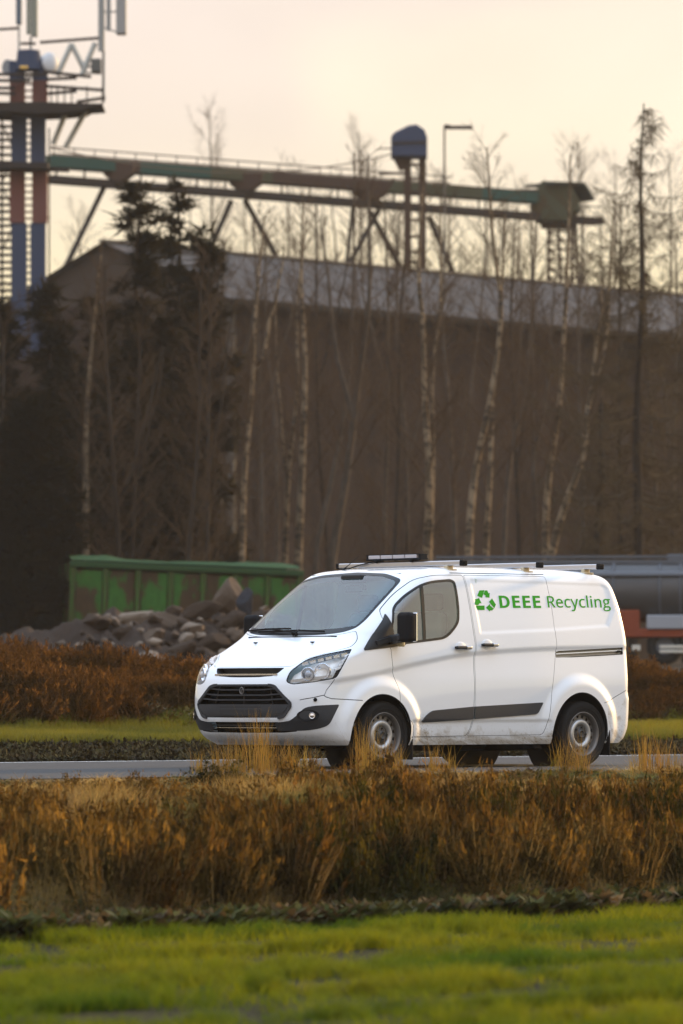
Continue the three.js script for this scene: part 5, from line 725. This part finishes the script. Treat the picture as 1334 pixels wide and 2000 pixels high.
    part('lamp_fin', [0, 1, 2, 3].map((i) => { const a = face(0.90 - i * 0.035, 1.00 + i * 0.042, 0.02), b = face(0.83 - i * 0.026, 1.03 + i * 0.042, 0.02); return mir(bar(a, b, 0.018, 0.02)); }), plain, lamp);
    part('lamp_shelf', [mir(bar(face(1.34, 0.885, 0.025), face(0.93, 0.935, 0.025), 0.02, 0.03))], std(0.5, 0.5, 0.5, 0.3, { metalness: 0.6 }), lamp);
    const fog = part('fog_lamp_trim', S.geo(far ? fogTB : fogT, far, 0.003), trim, van);
    { const p = onNose(1.165, 0.545, 0.004), n = V(0.80, 0, -0.60).normalize(), Q = new THREE.Quaternion().setFromUnitVectors(V(0, 0, 1), n);
      part('fog_recess', mir(new THREE.LatheGeometry([[0.001, -0.01], [0.07, -0.008], [0.085, 0.004], [0.092, 0.004]].map(([a, b]) => new THREE.Vector2(a, b)), 30).rotateX(Math.PI / 2).scale(1.25, 0.62, 1).applyQuaternion(Q).translate(p.x, p.y, p.z)), rubber, fog);
      const f = onNose(1.125, 0.543, 0.010); part('fog_lamp', mir(new THREE.LatheGeometry([[0.001, 0.008], [0.016, 0.006], [0.024, 0], [0.028, 0.006], [0.031, 0.004]].map(([a, b]) => new THREE.Vector2(a, b)), 24).rotateX(Math.PI / 2).applyQuaternion(Q).translate(f.x, f.y, f.z)), chrome, fog); }
  }
  { const p = onNose(1.093, 0.702, 0.002); part('towing_eye_cap', new THREE.CylinderGeometry(0.019, 0.019, 0.008, 18).rotateX(Math.PI / 2).applyQuaternion(new THREE.Quaternion().setFromUnitVectors(V(0, 0, 1), V(0.85, 0, -0.52).normalize())).translate(p.x, p.y, p.z), rubber, van); }
  for (const z of [0.42, -0.42]) { const y = 1.275, x = noseX(z, y); part('washer_jet', box(0.05, 0.014, 0.022, x, y + 0.008, z, 0.005).rotateZ(0), rubber, van); }
  // wipers
  const onScreen = (z, y, out) => V(noseX(z, y) + out * 0.6, y + out * 0.8, z);
  const wiper = (pz, py, tz, ty, e0, e1) => { const w = part('wiper', [rod(onScreen(pz, py, 0.01), onScreen(pz, py, 0.05), 0.018), bar(onScreen(pz, py, 0.045), onScreen(tz, ty, 0.03), 0.016, 0.012)], rubber, van); part('wiper_blade', [bar(onScreen(...e0, 0.018), onScreen(tz, ty, 0.026), 0.012, 0.018), bar(onScreen(tz, ty, 0.026), onScreen(...e1, 0.018), 0.012, 0.018)], rubber, w); };
  wiper(-0.02, 1.352, 0.42, 1.405, [0.74, 1.395], [0.10, 1.412]); wiper(-0.06, 1.35, -0.06, 1.385, [0.54, 1.382], [-0.44, 1.378]);
  part('cowl', [box(0.06, 0.02, 1.3, 1.83, 1.338, 0, 0.006)], black, van);
  part('antenna', [rod(V(0.70, 2.045, 0.45), V(0.66, 2.075, 0.45), 0.016, 0.010), rod(V(0.67, 2.07, 0.45), V(0.47, 2.20, 0.45), 0.005, 0.003)], rubber, van);
  { const y = 1.93, x = noseX(0, y) - 0.05; part('sensor_housing', [box(0.10, 0.09, 0.30, x - 0.02, y + 0.015, -0.02, 0.02), box(0.05, 0.05, 0.22, x - 0.08, y - 0.075, -0.02, 0.015)], black, van); }

  // mirrors
  for (const s of [-1, 1]) {
    const mr = part('wing_mirror', [new RoundedBoxGeometry(0.12, 0.305, 0.20, 4, 0.05).translate(1.345, 1.432, s * 1.135)], rubber, van);
    part('mirror_arm', [(() => { const g = new RoundedBoxGeometry(0.13, 0.085, 0.22, 3, 0.03); g.rotateX(s * -0.12); return g.translate(1.37, 1.315, s * 1.0); })(), bar(V(1.60, 1.27, s * 0.962), V(1.38, 1.325, s * 0.985), 0.035, 0.05)], black, mr);
    part('mirror_edge', [new RoundedBoxGeometry(0.02, 0.295, 0.19, 3, 0.02).translate(1.288, 1.432, s * 1.138)], chrome, mr);
    part('mirror_glass', box(0.004, 0.25, 0.16, 1.276, 1.432, s * 1.138), new THREE.MeshPhysicalMaterial({ color: col(0.8, 0.8, 0.8), metalness: 1, roughness: 0.03 }), mr);
    if (s < 0) part('mirror_indicator', [new RoundedBoxGeometry(0.06, 0.05, 0.06, 3, 0.015).translate(1.30, 1.262, -1.02)], std(0.62, 0.52, 0.30, 0.4), mr);
  }
  // handles
  for (const [x0, y0, p] of [[0.36, 1.235, door], [-0.03, 1.265, slide]]) {
    const m = sideM(x0 + 0.02, y0);
    part('handle_cup', new THREE.SphereGeometry(0.075, 24, 14).scale(1, 0.8, 0.10).translate(x0 + 0.03, y0 - 0.002, -m - 0.000), plain, p);
    const h = part('door_handle', [new RoundedBoxGeometry(0.215, 0.034, 0.030, 3, 0.014).translate(x0 + 0.02, y0, -m - 0.034), box(0.03, 0.026, 0.04, x0 + 0.10, y0, -m - 0.012, 0.008), box(0.03, 0.026, 0.04, x0 - 0.075, y0, -m - 0.012, 0.008)], black, p);
  }
  for (const [x0, y0, p] of [[0.36, 1.235, door], [-0.03, 1.265, slide]]) part('handle_tip', new RoundedBoxGeometry(0.085, 0.037, 0.033, 3, 0.014).translate(x0 - 0.055, y0, -sideM(x0, y0) - 0.034), alloy, p);
  // sliding door rail
  const rail = part('slide_rail', A.geo(railT, false, -0.03), std(0.45, 0.42, 0.36, 0.5), van);
  part('rail_lip', [bar(V(-1.05, 1.180, -sideM(-1.05, 1.20) + 0.012), V(-2.075, 1.225, -sideM(-2.05, 1.24) + 0.012), 0.014, 0.012)], plain, rail); part('rail_edge', [bar(V(-1.04, 1.206, -sideM(-1.05, 1.22) + 0.004), V(-2.085, 1.252, -sideM(-2.05, 1.26) + 0.004), 0.006, 0.005), bar(V(-1.04, 1.138, -sideM(-1.05, 1.13) + 0.004), V(-2.085, 1.184, -sideM(-2.05, 1.17) + 0.004), 0.006, 0.007)], rubber, rail);
  part('rail_stop', box(0.05, 0.022, 0.02, -2.03, 1.213, -sideM(-2.0, 1.2) + 0.012), rubber, rail);
  // rear door hinges and lamp
  for (const y of [1.63, 0.735]) part('door_hinge', box(0.05, 0.09, 0.035, fR(y) + 0.015, y, -(fW(y) * 0.972 - 0.10), 0.008), plain, van);
  part('tail_lamp', box(0.05, 0.42, 0.07, -2.20, 1.10, -0.76, 0.02), std(0.30, 0.02, 0.015, 0.25), van);
  // underside, liners, mud flaps
  part('underbody', [box(3.9, 0.12, 1.5, 0, 0.30, 0), box(2.0, 0.10, 0.14, 0.1, 0.225, -0.35), box(2.2, 0.08, 0.12, 0.0, 0.215, 0.35), rod(V(-0.1, 0.22, -0.45), V(-1.3, 0.26, -0.45), 0.05), box(0.5, 0.16, 0.35, -0.7, 0.25, -0.5, 0.03), rod(V(-1.465, 0.30, -0.8), V(-1.465, 0.30, 0.8), 0.05), rod(V(1.465, 0.30, -0.8), V(1.465, 0.30, 0.8), 0.05), box(0.4, 0.12, 1.3, 1.9, 0.27, 0, 0.03), box(0.12, 0.10, 0.16, -0.84, 0.235, -0.80, 0.02)], under, van);
  for (const s of [-1, 1]) for (const [cx, cy, rx, ry] of ARCH) {
    const pos = [], I = [], n = 30; for (let i = 0; i <= n; i++) { const a = -0.15 + (Math.PI + 0.30) * i / n, x = cx + Math.cos(a) * (rx + 0.004), y = Math.max(0.2, cy + Math.sin(a) * (ry + 0.004)); pos.push(x, y, s * 0.965, x, y, s * 0.62); if (i < n) I.push(i * 2, i * 2 + 1, i * 2 + 2, i * 2 + 2, i * 2 + 1, i * 2 + 3); }
    const g = new THREE.BufferGeometry(); g.setAttribute('position', new THREE.Float32BufferAttribute(pos, 3)); g.setIndex(I); g.computeVertexNormals();
    const disc = new THREE.CircleGeometry(0.47, 30).translate(cx, cy, s * 0.62);
    part('wheel_arch_liner', join([g, disc]), under, van);
    part('arch_lip', (() => { const G = []; for (let i = 0; i < 28; i++) { const a = Math.PI * i / 28, b = Math.PI * (i + 1) / 28, p = V(cx + Math.cos(a) * rx, cy + Math.sin(a) * ry, 0), c = V(cx + Math.cos(b) * rx, cy + Math.sin(b) * ry, 0); p.z = s * (sideM(clamp(p.x, -2.1, 2.05), p.y) - 0.012); c.z = s * (sideM(clamp(c.x, -2.1, 2.05), c.y) - 0.012); G.push(bar(p, c, 0.012, 0.022)); } return G; })(), rubber, van);
    if (cx > 0) part('mud_flap', [box(0.018, 0.24, 0.24, cx - rx - 0.035, 0.215, s * 0.845, 0.006)], rubber, van); else part('mud_flap', [box(0.018, 0.28, 0.24, cx - rx - 0.03, 0.255, s * 0.845, 0.006)], rubber, van);
  }
  // wheels
  const tyreProfile = [[0.226, -0.085], [0.250, -0.098], [0.290, -0.106], [0.318, -0.102], [0.334, -0.088], [0.3425, -0.062], [0.3435, 0], [0.3425, 0.062], [0.334, 0.088], [0.318, 0.102], [0.290, 0.106], [0.250, 0.098], [0.226, 0.085]].map(([a, b]) => new THREE.Vector2(a, b));
  const tyreG = new THREE.LatheGeometry(tyreProfile, 64).rotateX(Math.PI / 2);
  const treadG = join([-0.05, -0.018, 0.018, 0.05].map((z) => new THREE.TorusGeometry(0.3432, 0.004, 4, 64).translate(0, 0, z)));
  const beadG = join([0.27, 0.302].map((R) => new THREE.TorusGeometry(R, 0.003, 5, 64).translate(0, 0, -0.105)));
  const rimG = new THREE.LatheGeometry([[0.236, -0.082], [0.232, -0.092], [0.222, -0.090], [0.214, -0.076], [0.206, -0.060], [0.203, 0.0], [0.21, 0.08], [0.226, 0.085]].map(([a, b]) => new THREE.Vector2(a, b)), 56).rotateX(Math.PI / 2);
  const discShape = new THREE.Shape(); discShape.absarc(0, 0, 0.207, 0, Math.PI * 2); for (let i = 0; i < 16; i++) { const a = i / 16 * Math.PI * 2, h = new THREE.Path(), c = Math.cos(a), n = Math.sin(a), pt = (r, t) => [r * c - t * n, r * n + t * c]; h.moveTo(...pt(0.168, -0.013)); h.lineTo(...pt(0.168, 0.013)); h.lineTo(...pt(0.196, 0.018)); h.lineTo(...pt(0.196, -0.018)); h.closePath(); discShape.holes.push(h); }
  { const h = new THREE.Path(); h.absarc(0, 0, 0.155, 0, Math.PI * 2, true); discShape.holes.push(h); }
  const discG = new THREE.ExtrudeGeometry(discShape, { depth: 0.008, bevelEnabled: false, curveSegments: 32 }).translate(0, 0, -0.036);
  const crownG = new THREE.LatheGeometry([[0.160, -0.028], [0.156, -0.042], [0.146, -0.056], [0.130, -0.062], [0.114, -0.058], [0.100, -0.046], [0.096, -0.034]].map(([a, b]) => new THREE.Vector2(a, b)), 48).rotateX(Math.PI / 2);
  const hubG = join([new THREE.LatheGeometry([[0.100, -0.034], [0.085, -0.038], [0.060, -0.036], [0.050, -0.052], [0.040, -0.066], [0.032, -0.070], [0.030, -0.060], [0.012, -0.060], [0.0005, -0.060]].map(([a, b]) => new THREE.Vector2(a, b)), 36).rotateX(Math.PI / 2), ...[0, 1, 2, 3, 4].map((i) => new THREE.CylinderGeometry(0.011, 0.011, 0.022, 6).rotateX(Math.PI / 2).translate(0.075 * Math.cos(i * 1.2566), 0.075 * Math.sin(i * 1.2566), -0.048))]);
  const hubM = std(0.06, 0.058, 0.055, 0.55, { metalness: 0.5 }), tyreWall = std(0.035, 0.033, 0.031, 0.8);
  const drumG = new THREE.CylinderGeometry(0.16, 0.16, 0.06, 32).rotateX(Math.PI / 2).translate(0, 0, 0.03);
  for (const [x, s] of [[1.465, -1], [-1.465, -1], [1.465, 1], [-1.465, 1]]) {
    const w = new THREE.Group(); w.name = 'wheel'; w.position.set(x, 0.3425, s * 0.852); if (s > 0) w.rotation.y = Math.PI; w.rotation.z = x * 0.4; van.add(w);
    part('tyre', join([tyreG, beadG]), tyreM, w); part('tread', treadG, rubber, w); part('rim', join([rimG, discG]), steel, w); part('rim_crown', crownG, silverPaint, w); part('hub', hubG, hubM, w); part('brake_drum', drumG, under, w);
  }
  // cab interior
  const headliner = part('headliner', [box(1.1, 0.02, 1.3, 0.40, 1.985, 0)], grey, van);
  part('bulkhead', [box(0.03, 1.55, 1.70, 0.05, 1.18, 0, 0.01)], std(0.66, 0.72, 0.66, 0.7), van);
  part('cab_floor', [box(2.0, 0.03, 1.7, 1.05, 0.45, 0)], seatM, van);
  part('dashboard', [box(0.62, 0.24, 1.62, 1.42, 1.22, 0, 0.08), box(0.30, 0.12, 0.44, 1.22, 1.34, -0.42, 0.05), box(0.25, 0.4, 0.4, 1.2, 1.0, 0, 0.04)], std(0.075, 0.08, 0.085, 0.7), van);
  for (const z of [-0.46, 0.12, 0.50]) { const st = part('seat', [box(0.50, 0.16, 0.42, 0.62, 0.92, z, 0.06), (() => { const g = new RoundedBoxGeometry(0.14, 0.66, 0.42, 3, 0.06); g.rotateZ(0.16); return g.translate(0.36, 1.28, z); })()], seatM, van); part('headrest', [new RoundedBoxGeometry(0.10, 0.18, 0.26, 3, 0.04).translate(0.29, 1.71, z)], seatM, st); }
  part('steering_wheel', [new THREE.TorusGeometry(0.19, 0.016, 10, 32).rotateY(Math.PI / 2).rotateZ(-0.5).translate(1.02, 1.27, -0.44), bar(V(1.02, 1.27, -0.44), V(1.24, 1.15, -0.44), 0.05), bar(V(1.02, 1.27, -0.60), V(1.02, 1.27, -0.28), 0.03)], black, van);
  part('interior_mirror', [new RoundedBoxGeometry(0.03, 0.07, 0.24, 3, 0.015).translate(1.0, 1.84, -0.02)], black, van);
  // roof bars with a lamp bar on the first
  const roofY = 2.045; let nBar = 0;
  for (const x of [0.30, -0.83, -1.75]) {
    const b = part('roof_bar', [new RoundedBoxGeometry(0.075, 0.054, 1.80, 3, 0.012).translate(x, 2.104, 0)], alloy, van);
    for (const s of [-1, 1]) part('end_cap', [new RoundedBoxGeometry(0.08, 0.060, 0.05, 3, 0.012).translate(x, 2.104, s * 0.912), new THREE.CylinderGeometry(0.010, 0.010, 0.01, 12).rotateX(Math.PI / 2).translate(x, 2.104, s * 0.938)], rubber, b);
    for (const s of [-1, 1]) part('bar_foot', [box(0.09, 0.075, 0.05, x, 2.045, s * 0.70, 0.01), box(0.13, 0.02, 0.10, x, 2.035, s * 0.71, 0.006)], std(0.50, 0.42, 0.28, 0.5), b);
  }
  const lb = part('light_bar', [box(0.12, 0.016, 0.80, 0.30, 2.160, 0.06, 0.005), box(0.125, 0.008, 0.80, 0.30, 2.207, 0.06, 0.003), box(0.12, 0.03, 0.03, 0.30, 2.14, -0.20, 0.005), box(0.12, 0.03, 0.03, 0.30, 2.14, 0.32, 0.005), box(0.11, 0.05, 0.03, 0.30, 2.18, -0.325, 0.01), box(0.11, 0.05, 0.03, 0.30, 2.18, 0.445, 0.01)], rubber, van);
  for (let i = 0; i < 4; i++) part('lamp_lens', [new RoundedBoxGeometry(0.135, 0.036, 0.168, 2, 0.008).translate(0.302, 2.1855, -0.21 + i * 0.18)], std(0.42, 0.37, 0.36, 0.3), lb);
  part('cable', [new THREE.TubeGeometry(new THREE.CatmullRomCurve3([V(0.33, 2.15, 0.30), V(0.36, 2.125, 0.45), V(0.38, 2.09, 0.62), V(0.40, 2.05, 0.75)]), 16, 0.007, 5)], rubber, lb);

  // lettering on the side, laid on the paint
  const fonts = new FontLoader(), bold = await fonts.loadAsync('fonts/droid/droid_sans_bold.typeface.json'), regular = await fonts.loadAsync('fonts/droid/droid_sans_regular.typeface.json');
  const onSide = (g, place) => { const p = g.attributes.position, u = g.attributes.uv; for (let i = 0; i < p.count; i++) { const [x, y] = place(p.getX(i), p.getY(i)); p.setXYZ(i, x, y, -sideM(x, y) - 0.0025); } g.computeVertexNormals(); return g; };
  function word(font, text, x0, x1, yb, h, slope) { // from x0 (left in the picture) back to x1
    const shapes = font.generateShapes(text, 1), cap = font.generateShapes('E', 1), gc = new THREE.ShapeGeometry(cap); gc.computeBoundingBox(); const capH = gc.boundingBox.max.y;
    const g = new THREE.ShapeGeometry(shapes, 8); g.computeBoundingBox(); const a = g.boundingBox.min.x, b = g.boundingBox.max.x;
    return onSide(g, (u, v) => { const x = mix(x0, x1, (u - a) / (b - a)); return [x, yb + v / capH * h + (x0 - x) * slope]; });
  }
  const dark = new THREE.MeshPhysicalMaterial({ color: col(0.040, 0.31, 0.018), roughness: 0.9, specularIntensity: 0.3, side: THREE.DoubleSide });
  part('lettering', word(bold, 'DEEE', -0.250, -0.868, 1.651, 0.127, 0.012), dark, van, 'bold green word on the van side');
  { const g = word(regular, 'Recycling', -0.9745, -1.9545, 1.6665, 0.118, 0.012); g.translate(0, 0, -0.0006); part('lettering', join([g, word(regular, 'Recycling', -0.978, -1.958, 1.665, 0.118, 0.012)]), dark, van, 'plain green word on the van side'); }
  const arrows = [[[0.021, 1.828], [-0.053, 1.832], [-0.002, 1.750], [0.065, 1.773]], [[-0.058, 1.829], [-0.093, 1.830], [-0.108, 1.799], [-0.126, 1.806], [-0.111, 1.754], [-0.045, 1.762], [-0.063, 1.772], [-0.030, 1.79]], [[-0.097, 1.711], [-0.148, 1.748], [-0.194, 1.684], [-0.163, 1.646]], [[-0.042, 1.651], [-0.106, 1.690], [-0.105, 1.673], [-0.158, 1.641], [-0.127, 1.623], [-0.098, 1.623], [-0.094, 1.610]], [[0.109, 1.669], [-0.025, 1.672], [-0.017, 1.626], [0.081, 1.625]], [[0.117, 1.731], [0.043, 1.749], [0.016, 1.693], [0.040, 1.698], [0.068, 1.675], [0.116, 1.677], [0.121, 1.694], [0.100, 1.723]]];
  part('recycling_emblem', arrows.map((p) => { const s = new THREE.Shape(); p.forEach(([x, y], i) => i ? s.lineTo(x, y) : s.moveTo(x, y)); return onSide(new THREE.ShapeGeometry(s), (x, y) => [x, y]); }), dark, van);
}
scene.fog = new THREE.FogExp2(col(1.0, 0.90, 0.77), 0.00016);   // thin evening haze
renderer.render(scene, camera);
